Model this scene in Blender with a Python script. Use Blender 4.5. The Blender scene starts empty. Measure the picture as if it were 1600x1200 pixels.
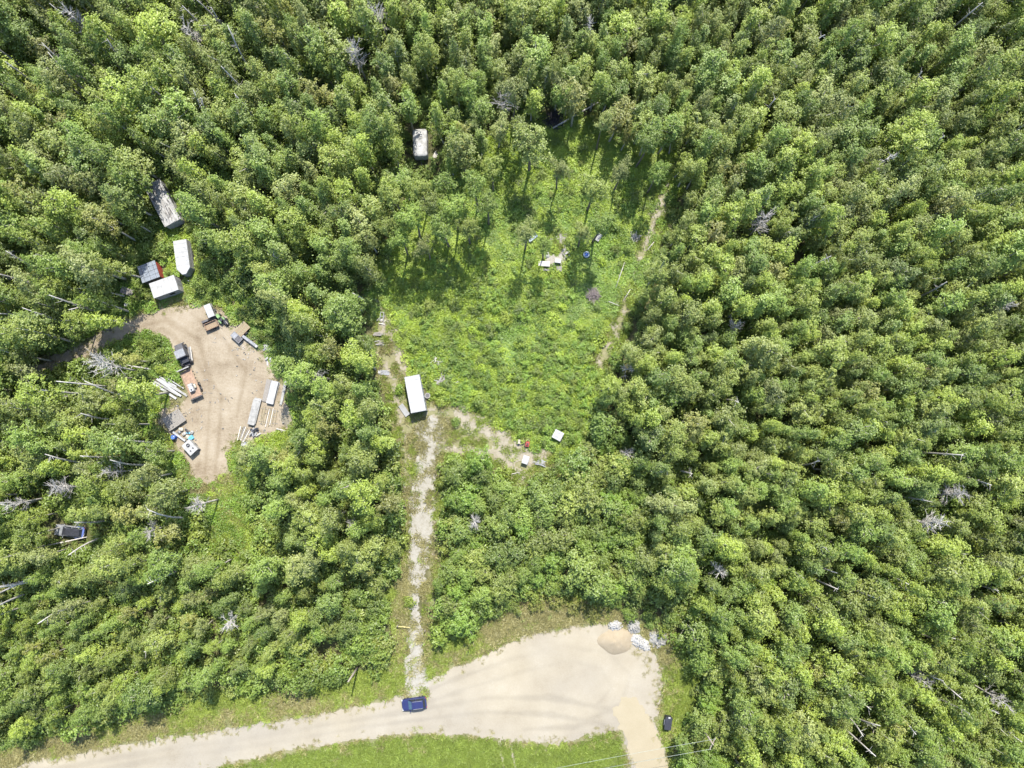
import bpy, math, random
import numpy as np
from mathutils import Vector, Matrix
R = math.radians
random.seed(7)
rng = np.random.default_rng(11)
scene = bpy.context.scene
COL = scene.collection

# ------------------------------------------------------------------ camera
CAM_H, TILT, FPX = 120.0, R(4.1), 1110.0        # drone height, forward tilt, focal length in px of a 1600 px wide frame
cam = bpy.data.objects.new('camera', bpy.data.cameras.new('camera'))
COL.objects.link(cam)
cam.location = (0, 0, CAM_H); cam.rotation_euler = (TILT, 0, 0)
cam.data.sensor_width = 36; cam.data.lens = 36 * FPX / 1600
cam.data.clip_start = 0.5; cam.data.clip_end = 6000
scene.camera = cam
# ------------------------------------------------------------------ sky, sun, exposure
SUN_EL, SUN_AZ = R(56), R(12)                   # azimuth clockwise from +Y
world = bpy.data.worlds.new('World'); scene.world = world; world.use_nodes = True
wn = world.node_tree.nodes; wl = world.node_tree.links
sky = wn.new('ShaderNodeTexSky'); sky.sky_type = 'NISHITA'; sky.sun_disc = False
sky.sun_elevation = SUN_EL; sky.sun_rotation = SUN_AZ
wl.new(sky.outputs[0], wn['Background'].inputs[0]); wn['Background'].inputs[1].default_value = 0.15
sun = bpy.data.objects.new('sun', bpy.data.lights.new('sun', 'SUN')); COL.objects.link(sun)
sun.data.energy = 3.3; sun.data.angle = R(0.5); sun.data.color = (1, .955, .87)
sv = Vector((math.sin(SUN_AZ) * math.cos(SUN_EL), math.cos(SUN_AZ) * math.cos(SUN_EL), math.sin(SUN_EL)))
sun.rotation_euler = sv.to_track_quat('Z', 'Y').to_euler(); sun.location = sv * 300
vs = scene.view_settings
vs.view_transform = 'Standard'; vs.look = 'None'; vs.exposure = 1.9; vs.gamma = 1; vs.use_curve_mapping = False

# ------------------------------------------------------------------ pixel <-> world (1600x1200 frame)
ct, st = math.cos(TILT), math.sin(TILT)
def P(px, py, z=0.0):
    a = (px - 800) / FPX; b = (600 - py) / FPX
    dx, dy, dz = a, b * ct + st, b * st - ct
    t = (z - CAM_H) / dz
    return Vector((dx * t, dy * t, z))
def W2P(x, y, z):
    x = np.asarray(x, float); y = np.asarray(y, float); z = np.asarray(z, float) - CAM_H
    yc = y * ct + z * st; zc = -y * st + z * ct
    return 800 + FPX * x / -zc, 600 - FPX * yc / -zc
def inpoly(px, py, poly):
    px = np.asarray(px, float); py = np.asarray(py, float)
    ins = np.zeros(px.shape, bool); n = len(poly)
    for i in range(n):
        x0, y0 = poly[i]; x1, y1 = poly[(i + 1) % n]
        if y0 == y1: continue
        c = ((y0 > py) != (y1 > py)) & (px < (x1 - x0) * (py - y0) / (y1 - y0) + x0)
        ins ^= c
    return ins
def wpoly(poly): return [tuple(P(*p)[:2]) for p in poly]
def sdpoly(x, y, poly):
    d = np.full(x.shape, 1e9); n = len(poly)
    for i in range(n):
        x0, y0 = poly[i]; x1, y1 = poly[(i + 1) % n]
        ex, ey = x1 - x0, y1 - y0; L = ex * ex + ey * ey + 1e-9
        t = np.clip(((x - x0) * ex + (y - y0) * ey) / L, 0, 1)
        d = np.minimum(d, np.hypot(x - x0 - t * ex, y - y0 - t * ey))
    return np.where(inpoly(x, y, poly), d, -d)
def sdline(x, y, pts):                           # pts: (px, py, width px) -> world signed distance (inside > 0)
    best = np.full(x.shape, -1e9)
    w = [(*P(a, b)[:2], c / 9.25 / 2) for a, b, c in pts]
    for (x0, y0, r0), (x1, y1, r1) in zip(w, w[1:]):
        ex, ey = x1 - x0, y1 - y0; L = ex * ex + ey * ey + 1e-9
        t = np.clip(((x - x0) * ex + (y - y0) * ey) / L, 0, 1)
        best = np.maximum(best, r0 + (r1 - r0) * t - np.hypot(x - x0 - t * ex, y - y0 - t * ey))
    return best
_lat = rng.random((256, 256))
def vnoise(x, y):
    xi = np.floor(x).astype(int); yi = np.floor(y).astype(int); fx = x - xi; fy = y - yi
    fx = fx * fx * (3 - 2 * fx); fy = fy * fy * (3 - 2 * fy)
    g = lambda a, b: _lat[a & 255, b & 255]
    return (g(xi, yi) * (1 - fx) + g(xi + 1, yi) * fx) * (1 - fy) + (g(xi, yi + 1) * (1 - fx) + g(xi + 1, yi + 1) * fx) * fy
def fbm(x, y, s=1.0, o=4):
    v = 0; a = .5; f = 1 / s
    for i in range(o):
        v = v + a * vnoise(x * f + 17.3 * i + 91, y * f + 5.1 * i + 37); a *= .5; f *= 2.1
    return v / (1 - .5 ** o) - .5                # about -0.5 .. 0.5

# ------------------------------------------------------------------ materials
def nodes(name):
    m = bpy.data.materials.new(name); m.use_nodes = True
    nt = m.node_tree; return m, nt, nt.nodes, nt.links
def mat(name, c1, c2=None, rough=.8, scale=3.0, metal=0.0, bump=0.0, detail=6, lo=.35, hi=.65, stretch=None):
    m, nt, n, l = nodes(name); b = n['Principled BSDF']
    b.inputs['Roughness'].default_value = rough; b.inputs['Metallic'].default_value = metal
    b.inputs['Specular IOR Level'].default_value = .3
    if c2 is None: c2 = tuple(v * .78 for v in c1)
    tc = n.new('ShaderNodeTexCoord'); nz = n.new('ShaderNodeTexNoise')
    nz.inputs['Scale'].default_value = scale; nz.inputs['Detail'].default_value = detail; nz.inputs['Roughness'].default_value = .65
    src = tc.outputs['Object']
    if stretch:
        mp = n.new('ShaderNodeMapping'); mp.inputs['Scale'].default_value = stretch; l.new(src, mp.inputs[0]); src = mp.outputs[0]
    l.new(src, nz.inputs['Vector'])
    cr = n.new('ShaderNodeValToRGB'); cr.color_ramp.elements[0].position = lo; cr.color_ramp.elements[1].position = hi
    cr.color_ramp.elements[0].color = (*c2, 1); cr.color_ramp.elements[1].color = (*c1, 1)
    l.new(nz.outputs['Fac'], cr.inputs[0]); l.new(cr.outputs[0], b.inputs['Base Color'])
    if bump:
        bp = n.new('ShaderNodeBump'); bp.inputs['Strength'].default_value = bump; bp.inputs['Distance'].default_value = .05
        l.new(nz.outputs['Fac'], bp.inputs['Height']); l.new(bp.outputs[0], b.inputs['Normal'])
    return m
def earth(name, stops, s1, s2, bump=.6, mixw=.5):
    """ground-like material: broad noise plus fine noise through a colour ramp"""
    m, nt, n, l = nodes(name); b = n['Principled BSDF']; b.inputs['Roughness'].default_value = .95
    b.inputs['Specular IOR Level'].default_value = .15
    tc = n.new('ShaderNodeTexCoord')
    def nz(s, d, r=.6):
        q = n.new('ShaderNodeTexNoise'); q.inputs['Scale'].default_value = s; q.inputs['Detail'].default_value = d
        q.inputs['Roughness'].default_value = r; l.new(tc.outputs['Object'], q.inputs['Vector']); return q
    a, c = nz(s1, 5), nz(s2, 4, .75)
    mx = n.new('ShaderNodeMix'); mx.data_type = 'FLOAT'; mx.inputs[0].default_value = mixw
    l.new(a.outputs['Fac'], mx.inputs[2]); l.new(c.outputs['Fac'], mx.inputs[3])
    cr = n.new('ShaderNodeValToRGB'); e = cr.color_ramp.elements
    e[0].position, e[0].color = stops[0][0], (*stops[0][1], 1); e[1].position, e[1].color = stops[-1][0], (*stops[-1][1], 1)
    for p_, c_ in stops[1:-1]:
        k = e.new(p_); k.color = (*c_, 1)
    l.new(mx.outputs[0], cr.inputs[0]); l.new(cr.outputs[0], b.inputs['Base Color'])
    bp = n.new('ShaderNodeBump'); bp.inputs['Strength'].default_value = bump; bp.inputs['Distance'].default_value = .12
    l.new(mx.outputs[0], bp.inputs['Height']); l.new(bp.outputs[0], b.inputs['Normal'])
    return m, n, l, b, cr
def leafmat(name, ca, cb, transl=.46, spread=.16):
    """leaf colour runs from ca to cb by the leaf's own 'tint' and by the plant"""
    ca = (ca[0] * 1.24, ca[1] * 1.22, ca[2] * .95); cb = (cb[0] * 1.08, cb[1] * 1.07, cb[2] * .82)
    m, nt, n, l = nodes(name); n.remove(n['Principled BSDF']); out = n['Material Output']
    at = n.new('ShaderNodeAttribute'); at.attribute_name = 'tint'
    oi = n.new('ShaderNodeObjectInfo')
    s = n.new('ShaderNodeMath'); s.operation = 'MULTIPLY_ADD'; l.new(oi.outputs['Random'], s.inputs[0]); s.inputs[1].default_value = .55
    l.new(at.outputs['Fac'], s.inputs[2])
    r = n.new('ShaderNodeMath'); r.operation = 'DIVIDE'; r.inputs[1].default_value = 1.55; l.new(s.outputs[0], r.inputs[0])
    mx = n.new('ShaderNodeMix'); mx.data_type = 'RGBA'; l.new(r.outputs[0], mx.inputs[0])
    mx.inputs[6].default_value = (*ca, 1); mx.inputs[7].default_value = (*cb, 1)
    hs = n.new('ShaderNodeHueSaturation'); l.new(mx.outputs[2], hs.inputs['Color'])
    q = n.new('ShaderNodeMath'); q.operation = 'MULTIPLY'; q.inputs[1].default_value = 7.31; l.new(oi.outputs['Random'], q.inputs[0])
    fr = n.new('ShaderNodeMath'); fr.operation = 'FRACT'; l.new(q.outputs[0], fr.inputs[0])
    vv = n.new('ShaderNodeMapRange'); vv.inputs[3].default_value = 1 - spread * 1.6; vv.inputs[4].default_value = 1 + spread * 1.3
    l.new(fr.outputs[0], vv.inputs[0]); l.new(vv.outputs[0], hs.inputs['Value'])
    d = n.new('ShaderNodeBsdfDiffuse'); t = n.new('ShaderNodeBsdfTranslucent'); g = n.new('ShaderNodeBsdfGlossy')
    g.inputs['Roughness'].default_value = .5; g.inputs['Color'].default_value = (.9, .9, .9, 1)
    l.new(hs.outputs[0], d.inputs[0]); l.new(hs.outputs[0], t.inputs[0])
    m1 = n.new('ShaderNodeMixShader'); m1.inputs[0].default_value = transl; l.new(d.outputs[0], m1.inputs[1]); l.new(t.outputs[0], m1.inputs[2])
    m2 = n.new('ShaderNodeMixShader'); m2.inputs[0].default_value = .035; l.new(m1.outputs[0], m2.inputs[1]); l.new(g.outputs[0], m2.inputs[2])
    l.new(m2.outputs[0], out.inputs[0]); return m

LEAF = {  # foliage tints
 'mid green':    leafmat('leaf_mid', (.090, .145, .022), (.205, .270, .052)),
 'olive green':  leafmat('leaf_olive', (.112, .148, .026), (.232, .270, .062)),
 'yellow-green': leafmat('leaf_yellow', (.130, .182, .022), (.265, .320, .052)),
 'grey-green':   leafmat('leaf_grey', (.128, .155, .044), (.240, .268, .090)),
 'deep green':   leafmat('leaf_deep', (.085, .130, .022), (.185, .235, .048)),
 'bright green': leafmat('leaf_bright', (.095, .165, .020), (.205, .290, .044)),
 'rusty green':  leafmat('leaf_rusty', (.130, .145, .030), (.245, .250, .065)),
}
M_COVER = leafmat('leaf_cover', (.105, .165, .014), (.232, .298, .036), .28, .18)
M_COVER2 = leafmat('leaf_cover2', (.070, .132, .014), (.158, .240, .036), .28, .18)
M_UNDER = leafmat('leaf_under', (.085, .138, .022), (.180, .240, .050), .42, .2)
M_GRASS = leafmat('grass_green', (.140, .192, .034), (.245, .295, .078), .25)
M_LAWN = leafmat('grass_lawn', (.105, .158, .028), (.195, .245, .060), .25)
M_DRY = leafmat('grass_dry', (.185, .172, .085), (.29, .27, .155), .25)
M_BARK = mat('bark_poplar', (.38, .36, .30), (.17, .155, .12), .9, 5, stretch=(1, 1, 3))
M_BARKD = mat('bark_dark', (.17, .145, .11), (.07, .058, .045), .9, 5, stretch=(1, 1, 2))
M_DEAD = mat('dead_wood', (.40, .38, .34), (.26, .24, .21), .9, 4)
M_DEADB = mat('dead_twigs', (.33, .31, .28), (.22, .205, .185), .9, 4)

# ------------------------------------------------------------------ mesh helpers
def link(o, parent=None):
    COL.objects.link(o)
    if parent: o.parent = parent
    return o
class B:
    def __init__(s): s.v = []; s.f = []
    def add(s, vs_, fs): k = len(s.v); s.v += [tuple(v) for v in vs_]; s.f += [tuple(i + k for i in f) for f in fs]; return s
    def box(s, c, d, rz=0, rx=0, ry=0, top=1.0):
        M_ = Matrix.Translation(c) @ Matrix.Rotation(rz, 4, 'Z') @ Matrix.Rotation(ry, 4, 'Y') @ Matrix.Rotation(rx, 4, 'X')
        x, y, z = d[0] / 2, d[1] / 2, d[2] / 2
        vv = [M_ @ Vector(p) for p in ((-x, -y, -z), (x, -y, -z), (x, y, -z), (-x, y, -z), (-x * top, -y * top, z), (x * top, -y * top, z), (x * top, y * top, z), (-x * top, y * top, z))]
        return s.add(vv, ((3, 2, 1, 0), (4, 5, 6, 7), (0, 1, 5, 4), (1, 2, 6, 5), (2, 3, 7, 6), (3, 0, 4, 7)))
    def prism(s, poly, z0, z1, inset=1.0):
        n = len(poly); cx = sum(p[0] for p in poly) / n; cy = sum(p[1] for p in poly) / n
        vv = [(p[0], p[1], z0) for p in poly] + [(cx + (p[0] - cx) * inset, cy + (p[1] - cy) * inset, z1) for p in poly]
        return s.add(vv, [tuple(range(n - 1, -1, -1)), tuple(range(n, 2 * n))] + [(i, (i + 1) % n, n + (i + 1) % n, n + i) for i in range(n)])
    def tube(s, pts, rad, n=6):
        pts = [Vector(p) for p in pts]; k0 = len(s.v); m = len(pts)
        for i, p in enumerate(pts):
            t = (pts[min(i + 1, m - 1)] - pts[max(i - 1, 0)]).normalized()
            u = t.orthogonal().normalized() if i == 0 else (u - t * u.dot(t)).normalized()
            w = t.cross(u); r = rad[i] if hasattr(rad, '__len__') else rad
            for j in range(n):
                a = 2 * math.pi * j / n; s.v.append(tuple(p + (u * math.cos(a) + w * math.sin(a)) * r))
        for i in range(m - 1):
            for j in range(n):
                s.f.append((k0 + i * n + j, k0 + i * n + (j + 1) % n, k0 + (i + 1) * n + (j + 1) % n, k0 + (i + 1) * n + j))
        s.f.append(tuple(k0 + j for j in range(n - 1, -1, -1))); s.f.append(tuple(k0 + (m - 1) * n + j for j in range(n)))
        return s
    def cyl(s, c, r, h, axis='Z', n=14, r2=None):
        c = Vector(c); d = {'X': Vector((1, 0, 0)), 'Y': Vector((0, 1, 0)), 'Z': Vector((0, 0, 1))}[axis] * h / 2
        return s.tube([c - d, c + d], [r, r if r2 is None else r2], n)
    def torus(s, c, Rr, r, axis='Z', n=18, m=8):
        k0 = len(s.v); c = Vector(c)
        for i in range(n):
            a = 2 * math.pi * i / n
            for j in range(m):
                b = 2 * math.pi * j / m; q = Vector(((Rr + r * math.cos(b)) * math.cos(a), (Rr + r * math.cos(b)) * math.sin(a), r * math.sin(b)))
                if axis == 'Y': q = Vector((q.x, q.z, q.y))
                s.v.append(tuple(c + q))
        for i in range(n):
            for j in range(m):
                s.f.append((k0 + i * m + j, k0 + ((i + 1) % n) * m + j, k0 + ((i + 1) % n) * m + (j + 1) % m, k0 + i * m + (j + 1) % m))
        return s
    def loft(s, secs):                            # list of rings with the same number of points
        k0 = len(s.v); n = len(secs[0])
        for r_ in secs: s.v += [tuple(p) for p in r_]
        for i in range(len(secs) - 1):
            for j in range(n): s.f.append((k0 + i * n + j, k0 + i * n + (j + 1) % n, k0 + (i + 1) * n + (j + 1) % n, k0 + (i + 1) * n + j))
        s.f.append(tuple(k0 + j for j in range(n - 1, -1, -1))); s.f.append(tuple(k0 + (len(secs) - 1) * n + j for j in range(n)))
        return s
    def mesh(s, name, m, smooth=False):
        me = bpy.data.meshes.new(name); me.from_pydata(s.v, [], s.f); me.update()
        if m: me.materials.append(m)
        if smooth: me.polygons.foreach_set('use_smooth', [True] * len(me.polygons))
        return me
    def build(s, name, m, parent=None, smooth=False):
        return link(bpy.data.objects.new(name, s.mesh(name, m, smooth)), parent)
def tag(o, label, cat, group=None, kind=None):
    if label: o['label'] = label
    if cat: o['category'] = cat
    if group: o['group'] = group
    if kind: o['kind'] = kind
    return o
def thing(name, label, cat, loc, rz=0, group=None):
    o = bpy.data.objects.new(name, None); o.empty_display_size = .3; COL.objects.link(o)
    o.location = loc; o.rotation_euler = (0, 0, rz); return tag(o, label, cat, group)
def axis(p0, p1, z=0):
    """midpoint on the ground, heading and real length of the segment p0-p1 seen at height z"""
    a, b = P(*p0, z), P(*p1, z); d = b - a; c = (a + b) / 2
    return Vector((c.x, c.y, 0)), math.atan2(d.y, d.x), d.length

# ------------------------------------------------------------------ layout, traced on the ground in the photograph's frame
ROAD = [(-420, 1345), (-200, 1262), (60, 1187), (200, 1160), (400, 1130), (520, 1110), (600, 1095), (640, 1080), (680, 1055), (740, 1030), (800, 1000), (850, 986), (900, 976), (945, 972), (985, 985), (1018, 1010), (1036, 1050), (1036, 1090), (1024, 1125), (1040, 1180), (1080, 1330), (1020, 1330), (982, 1200), (968, 1142), (950, 1143), (900, 1159), (860, 1164), (800, 1158), (740, 1149), (680, 1147), (600, 1150), (500, 1166), (400, 1186), (320, 1203), (200, 1235), (-180, 1330), (-380, 1420)]
SANDT = [(958, 1105), (972, 1090), (998, 1091), (1012, 1108), (1032, 1145), (1044, 1190), (1080, 1330), (1015, 1330), (988, 1200), (974, 1150), (962, 1125)]
DRIVE = [(672, 672, 40), (668, 715, 30), (662, 760, 32), (657, 800, 38), (655, 850, 34), (651, 900, 26), (648, 940, 15), (648, 980, 16), (647, 1010, 23), (649, 1040, 28), (650, 1078, 38)]
TRACKS = [[(582, 458, 6), (592, 472, 8), (598, 488, 12), (600, 540, 16), (606, 575, 20), (622, 612, 24), (628, 660, 20), (634, 720, 10), (629, 790, 7)], [(607, 500, 10), (622, 560, 26), (640, 600, 14)],
          [(672, 640, 24), (712, 650, 34), (750, 668, 34), (790, 690, 30), (830, 722, 34), (850, 712, 16)], [(680, 700, 14), (730, 700, 22), (775, 705, 24), (815, 735, 30)],
          [(640, 665, 16), (670, 672, 26), (690, 660, 20)], [(1044, 262, 17), (1039, 300, 18), (1021, 348, 24), (1005, 394, 21), (987, 440, 16), (971, 490, 14), (953, 535, 19), (938, 568, 24)],
          [(905, 700, 12), (885, 740, 12)], [(848, 440, 8), (846, 446, 8)], [(266, 358, 18), (274, 372, 18)],
          [(686, 790, 7), (682, 830, 10), (678, 900, 6), (672, 990, 6)]]
YARD = [(205, 498), (250, 480), (300, 474), (345, 486), (372, 510), (392, 535), (418, 556), (428, 580), (455, 640), (455, 668), (420, 682), (392, 690), (372, 680), (362, 700), (352, 740), (322, 757), (296, 742), (288, 715), (272, 690), (247, 660), (246, 642), (285, 628), (300, 600), (272, 566), (262, 534), (238, 518)]
YARDW = [(230, 500, 26), (180, 520, 30), (130, 548, 26), (70, 575, 22), (30, 582, 14)]
CLEAR = [(592, 468), (606, 410), (630, 345), (668, 300), (715, 270), (745, 240), (775, 215), (850, 192), (930, 196), (985, 215), (1030, 232), (1052, 270), (1030, 340), (1005, 400), (985, 445), (965, 500), (945, 560), (940, 620), (925, 665), (900, 705), (850, 690), (800, 675), (735, 640), (690, 630), (672, 600), (650, 585), (640, 540), (612, 500)]
ISLAND = [(-420, 1430), (-180, 1335), (200, 1238), (320, 1206), (400, 1190), (500, 1170), (600, 1154), (680, 1151), (740, 1153), (800, 1162), (860, 1168), (900, 1163), (950, 1147), (965, 1146), (980, 1200), (1010, 1340), (300, 1450)]
VERGE_L = [(-420, 1270), (-200, 1215), (0, 1168), (100, 1140), (210, 1105), (330, 1085), (400, 1072), (470, 1052), (540, 1052), (612, 1042), (616, 990), (600, 940), (622, 880), (632, 800), (645, 800), (640, 1082), (520, 1112), (400, 1132), (200, 1162), (60, 1189), (-200, 1264), (-420, 1345)]
VERGE_R = [(656, 1070), (664, 985), (676, 960), (690, 1000), (720, 988), (780, 945), (830, 925), (870, 915), (930, 925), (990, 975), (1050, 985), (1105, 1050), (1090, 1130), (1048, 1160), (1075, 1290), (1050, 1200), (1024, 1125), (1038, 1050), (985, 983), (945, 970), (850, 984), (740, 1028), (680, 1053)]
STRIP = [(318, 757), (352, 742), (392, 748), (396, 800), (400, 856), (326, 858), (316, 800)]
SHEDGRASS = [(205, 470), (240, 466), (285, 455), (310, 440), (322, 470), (300, 478), (250, 484), (205, 500)]

# ------------------------------------------------------------------ ground
def grid_attr(me, name, vals): a = me.attributes.new(name, 'FLOAT', 'POINT'); a.data.foreach_set('value', np.asarray(vals, np.float32))
xs = np.arange(-130, 131, 1.0); ys = np.arange(-110, 121, 1.0)
gx, gy = np.meshgrid(xs, ys); nx, ny = len(xs), len(ys)
pxg, pyg = W2P(gx, gy, 0 * gx)
v = np.stack([gx.ravel(), gy.ravel(), 0 * gx.ravel()], 1).tolist()
f = [(j * nx + i, j * nx + i + 1, (j + 1) * nx + i + 1, (j + 1) * nx + i) for j in range(ny - 1) for i in range(nx - 1)]
far = 3000; k = len(v)
v += [(-far, -far, 0), (far, -far, 0), (far, far, 0), (-far, far, 0)]
c0, c1, c2, c3 = 0, nx - 1, ny * nx - 1, (ny - 1) * nx
f += [tuple([k, k + 1] + [i for i in range(c1, c0 - 1, -1)]), tuple([k + 1, k + 2] + [j * nx + nx - 1 for j in range(ny - 1, -1, -1)]),
      tuple([k + 2, k + 3] + [(ny - 1) * nx + i for i in range(0, nx)]), tuple([k + 3, k] + [j * nx for j in range(0, ny)])]
me = bpy.data.meshes.new('ground'); me.from_pydata(v, [], f); me.update()
def soft(poly, w=2.0): return np.clip(sdpoly(gx, gy, wpoly(poly)) / w + .5 + 1.2 * fbm(gx, gy, 5), 0, 1)
grassy = np.maximum.reduce([soft(CLEAR, 3), soft(ISLAND), soft(VERGE_L, 2), soft(VERGE_R, 2), soft(STRIP), soft(SHEDGRASS)])
dry = np.zeros_like(gx)
for T_ in TRACKS: dry = np.maximum(dry, np.clip(sdline(gx, gy, T_) / 2 + .9 + 1.6 * fbm(gx, gy, 4), 0, 1))
dry = np.maximum(dry, np.clip(1 - np.abs(sdpoly(gx, gy, wpoly(ROAD))) / 3.0 + fbm(gx, gy, 5), 0, 1) * .8)
dry = np.maximum(dry, np.clip(1 - np.abs(sdpoly(gx, gy, wpoly(YARD))) / 2.0 + fbm(gx, gy, 4), 0, 1))
grid_attr(me, 'grassy', np.append(grassy.ravel(), [0] * 4)); grid_attr(me, 'dry', np.append(dry.ravel(), [0] * 4))
m, n, l, b, cr = earth('forest_floor', [(.3, (.035, .040, .015)), (.5, (.062, .062, .026)), (.7, (.105, .085, .05))], .5, 6)
def amix(prev, attr, stops):
    at = n.new('ShaderNodeAttribute'); at.attribute_name = attr
    q = n.new('ShaderNodeTexNoise'); q.inputs['Scale'].default_value = 2.2; q.inputs['Detail'].default_value = 6; q.inputs['Roughness'].default_value = .7
    tc = n.new('ShaderNodeTexCoord'); l.new(tc.outputs['Object'], q.inputs['Vector'])
    r2 = n.new('ShaderNodeValToRGB'); e = r2.color_ramp.elements
    e[0].position, e[0].color = .35, (*stops[0], 1); e[1].position, e[1].color = .68, (*stops[1], 1); l.new(q.outputs['Fac'], r2.inputs[0])
    s = n.new('ShaderNodeMath'); s.operation = 'MULTIPLY_ADD'; s.inputs[1].default_value = 1.6; l.new(at.outputs['Fac'], s.inputs[0])
    s2 = n.new('ShaderNodeMath'); s2.operation = 'MULTIPLY_ADD'; s2.inputs[1].default_value = -1.2; s2.inputs[2].default_value = .3; l.new(q.outputs['Fac'], s2.inputs[0])
    l.new(s2.outputs[0], s.inputs[2]); s.use_clamp = True
    mx = n.new('ShaderNodeMix'); mx.data_type = 'RGBA'; l.new(s.outputs[0], mx.inputs[0]); l.new(prev, mx.inputs[6]); l.new(r2.outputs[0], mx.inputs[7])
    return mx.outputs[2]
o1 = amix(cr.outputs[0], 'grassy', ((.075, .108, .022), (.125, .155, .040)))
o2 = amix(o1, 'dry', ((.115, .115, .05), (.17, .155, .09)))
l.new(o2, b.inputs['Base Color']); me.materials.append(m)
tag(link(bpy.data.objects.new('ground', me)), 'green and brown ground beneath the forest and the clearing', None, kind='structure')

def sheet(name, sd, bounds, z, m, label, amp=1.0, ns=3.0, cell=.25, relief=.03):
    x0, x1, y0, y1 = bounds
    X, Y = np.meshgrid(np.arange(x0, x1, cell), np.arange(y0, y1, cell)); nX = X.shape[1]
    s = sd(X, Y) + amp * 2 * fbm(X, Y, ns, 5); keep = s > 0
    Z = z + relief * (fbm(X, Y, 2.5, 4) + .5) + np.clip(s, 0, 1.2) * .03
    cells = keep[:-1, :-1] & keep[1:, :-1] & keep[:-1, 1:] & keep[1:, 1:]
    js, is_ = np.nonzero(cells); a = js * nX + is_
    q = np.stack([a, a + 1, a + 1 + nX, a + nX], 1); u, inv = np.unique(q, return_inverse=True); q = inv.reshape(-1, 4)
    co = np.stack([X.ravel()[u], Y.ravel()[u], Z.ravel()[u]], 1); co[:, :2] += rng.uniform(-.3, .3, (len(u), 2)) * cell
    me = bpy.data.meshes.new(name); me.from_pydata(co.tolist(), [], q.tolist()); me.update(); me.materials.append(m)
    me.polygons.foreach_set('use_smooth', [True] * len(me.polygons))
    return tag(link(bpy.data.objects.new(name, me)), label, None, kind='structure')
def bnd(pp, pad=2):
    w = [P(*p[:2]) for p in pp]; return min(p.x for p in w) - pad, max(p.x for p in w) + pad, min(p.y for p in w) - pad, max(p.y for p in w) + pad
M_ROAD = earth('gravel_road', [(.3, (.148, .128, .098)), (.42, (.180, .160, .126)), (.55, (.198, .178, .142)), (.72, (.228, .210, .175))], .16, 5, .35, .35)[0]
M_SAND = earth('sand_track', [(.3, (.192, .163, .106)), (.7, (.230, .198, .137))], .3, 6, .3)[0]
M_YARD = earth('yard_dirt', [(.33, (.118, .092, .064)), (.42, (.160, .130, .092)), (.5, (.192, .160, .116)), (.58, (.212, .180, .134)), (.70, (.240, .212, .170))], .22, 3.5, .5, .45)[0]
M_DRIVE = earth('driveway_gravel', [(.36, (.125, .12, .07)), (.42, (.170, .156, .122)), (.49, (.205, .192, .160)), (.7, (.240, .228, .198))], 1.2, 7, .9, .55)[0]
M_TRACK = earth('track_soil', [(.3, (.11, .098, .058)), (.46, (.175, .155, .112)), (.7, (.245, .222, .178))], .6, 5, .6)[0]
RUTS = [[(-420, 1372, 9), (60, 1206, 9), (250, 1172, 9), (420, 1148, 9), (560, 1124, 9), (660, 1108, 9), (760, 1090, 9), (860, 1090, 10), (960, 1110, 10), (1000, 1150, 10), (1040, 1330, 10)],
        [(-420, 1392, 9), (60, 1220, 9), (250, 1185, 9), (420, 1162, 9), (560, 1137, 9), (660, 1124, 9), (760, 1112, 9), (860, 1116, 10), (940, 1130, 10), (978, 1160, 10), (1015, 1330, 10)],
        [(640, 1090, 8), (720, 1058, 9), (800, 1030, 9), (880, 1010, 9), (950, 1020, 9), (985, 1055, 9), (970, 1100, 9), (900, 1135, 9), (820, 1140, 9)], [(660, 1100, 8), (740, 1072, 8), (820, 1048, 8), (890, 1032, 8), (940, 1045, 8), (955, 1075, 8), (930, 1105, 8)], [(648, 1060, 6), (652, 1090, 6), (690, 1112, 6)]]
def add_attr(o, name, fn):
    co = np.empty(len(o.data.vertices) * 3); o.data.vertices.foreach_get('co', co); co = co.reshape(-1, 3); grid_attr(o.data, name, fn(co[:, 0], co[:, 1])); return o
def mix_attr(m_, name, col, k_=1.0):
    nt = m_.node_tree; n, l = nt.nodes, nt.links; b = n['Principled BSDF']; src = b.inputs['Base Color'].links[0].from_socket
    at = n.new('ShaderNodeAttribute'); at.attribute_name = name; q = n.new('ShaderNodeMath'); q.operation = 'MULTIPLY'; q.inputs[1].default_value = k_; l.new(at.outputs['Fac'], q.inputs[0])
    mx = n.new('ShaderNodeMix'); mx.data_type = 'RGBA'; mx.blend_type = 'MULTIPLY'; l.new(q.outputs[0], mx.inputs[0]); l.new(src, mx.inputs[6]); mx.inputs[7].default_value = (*col, 1); l.new(mx.outputs[2], b.inputs['Base Color'])
def ruts(x, y):
    v_ = np.zeros(x.shape)
    for q in RUTS: v_ = np.maximum(v_, np.clip(sdline(x, y, q) / .5 + .3 + 1.5 * fbm(x, y, 3, 3), 0, 1))
    return v_ * np.clip(.7 + 1.6 * fbm(x, y, 9, 3), .1, 1)
mix_attr(M_ROAD, 'worn', (.86, .86, .87)); mix_attr(M_ROAD, 'loose', (1.10, 1.07, .98))
ROADO = sheet('gravel_road', lambda X, Y: sdpoly(X, Y, wpoly(ROAD)), bnd(ROAD), .02, M_ROAD, 'pale gravel road widening into a turning circle', .8, 1.3, .18)
add_attr(ROADO, 'worn', ruts); add_attr(ROADO, 'loose', lambda x, y: np.clip(.4 + 2.5 * fbm(x, y, 14, 3), 0, 1))
sheet('sand_track', lambda X, Y: sdpoly(X, Y, wpoly(SANDT)), bnd(SANDT), .075, M_SAND, 'yellow sand track leaving the turning circle', 1.1, 1.0, .18)
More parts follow.
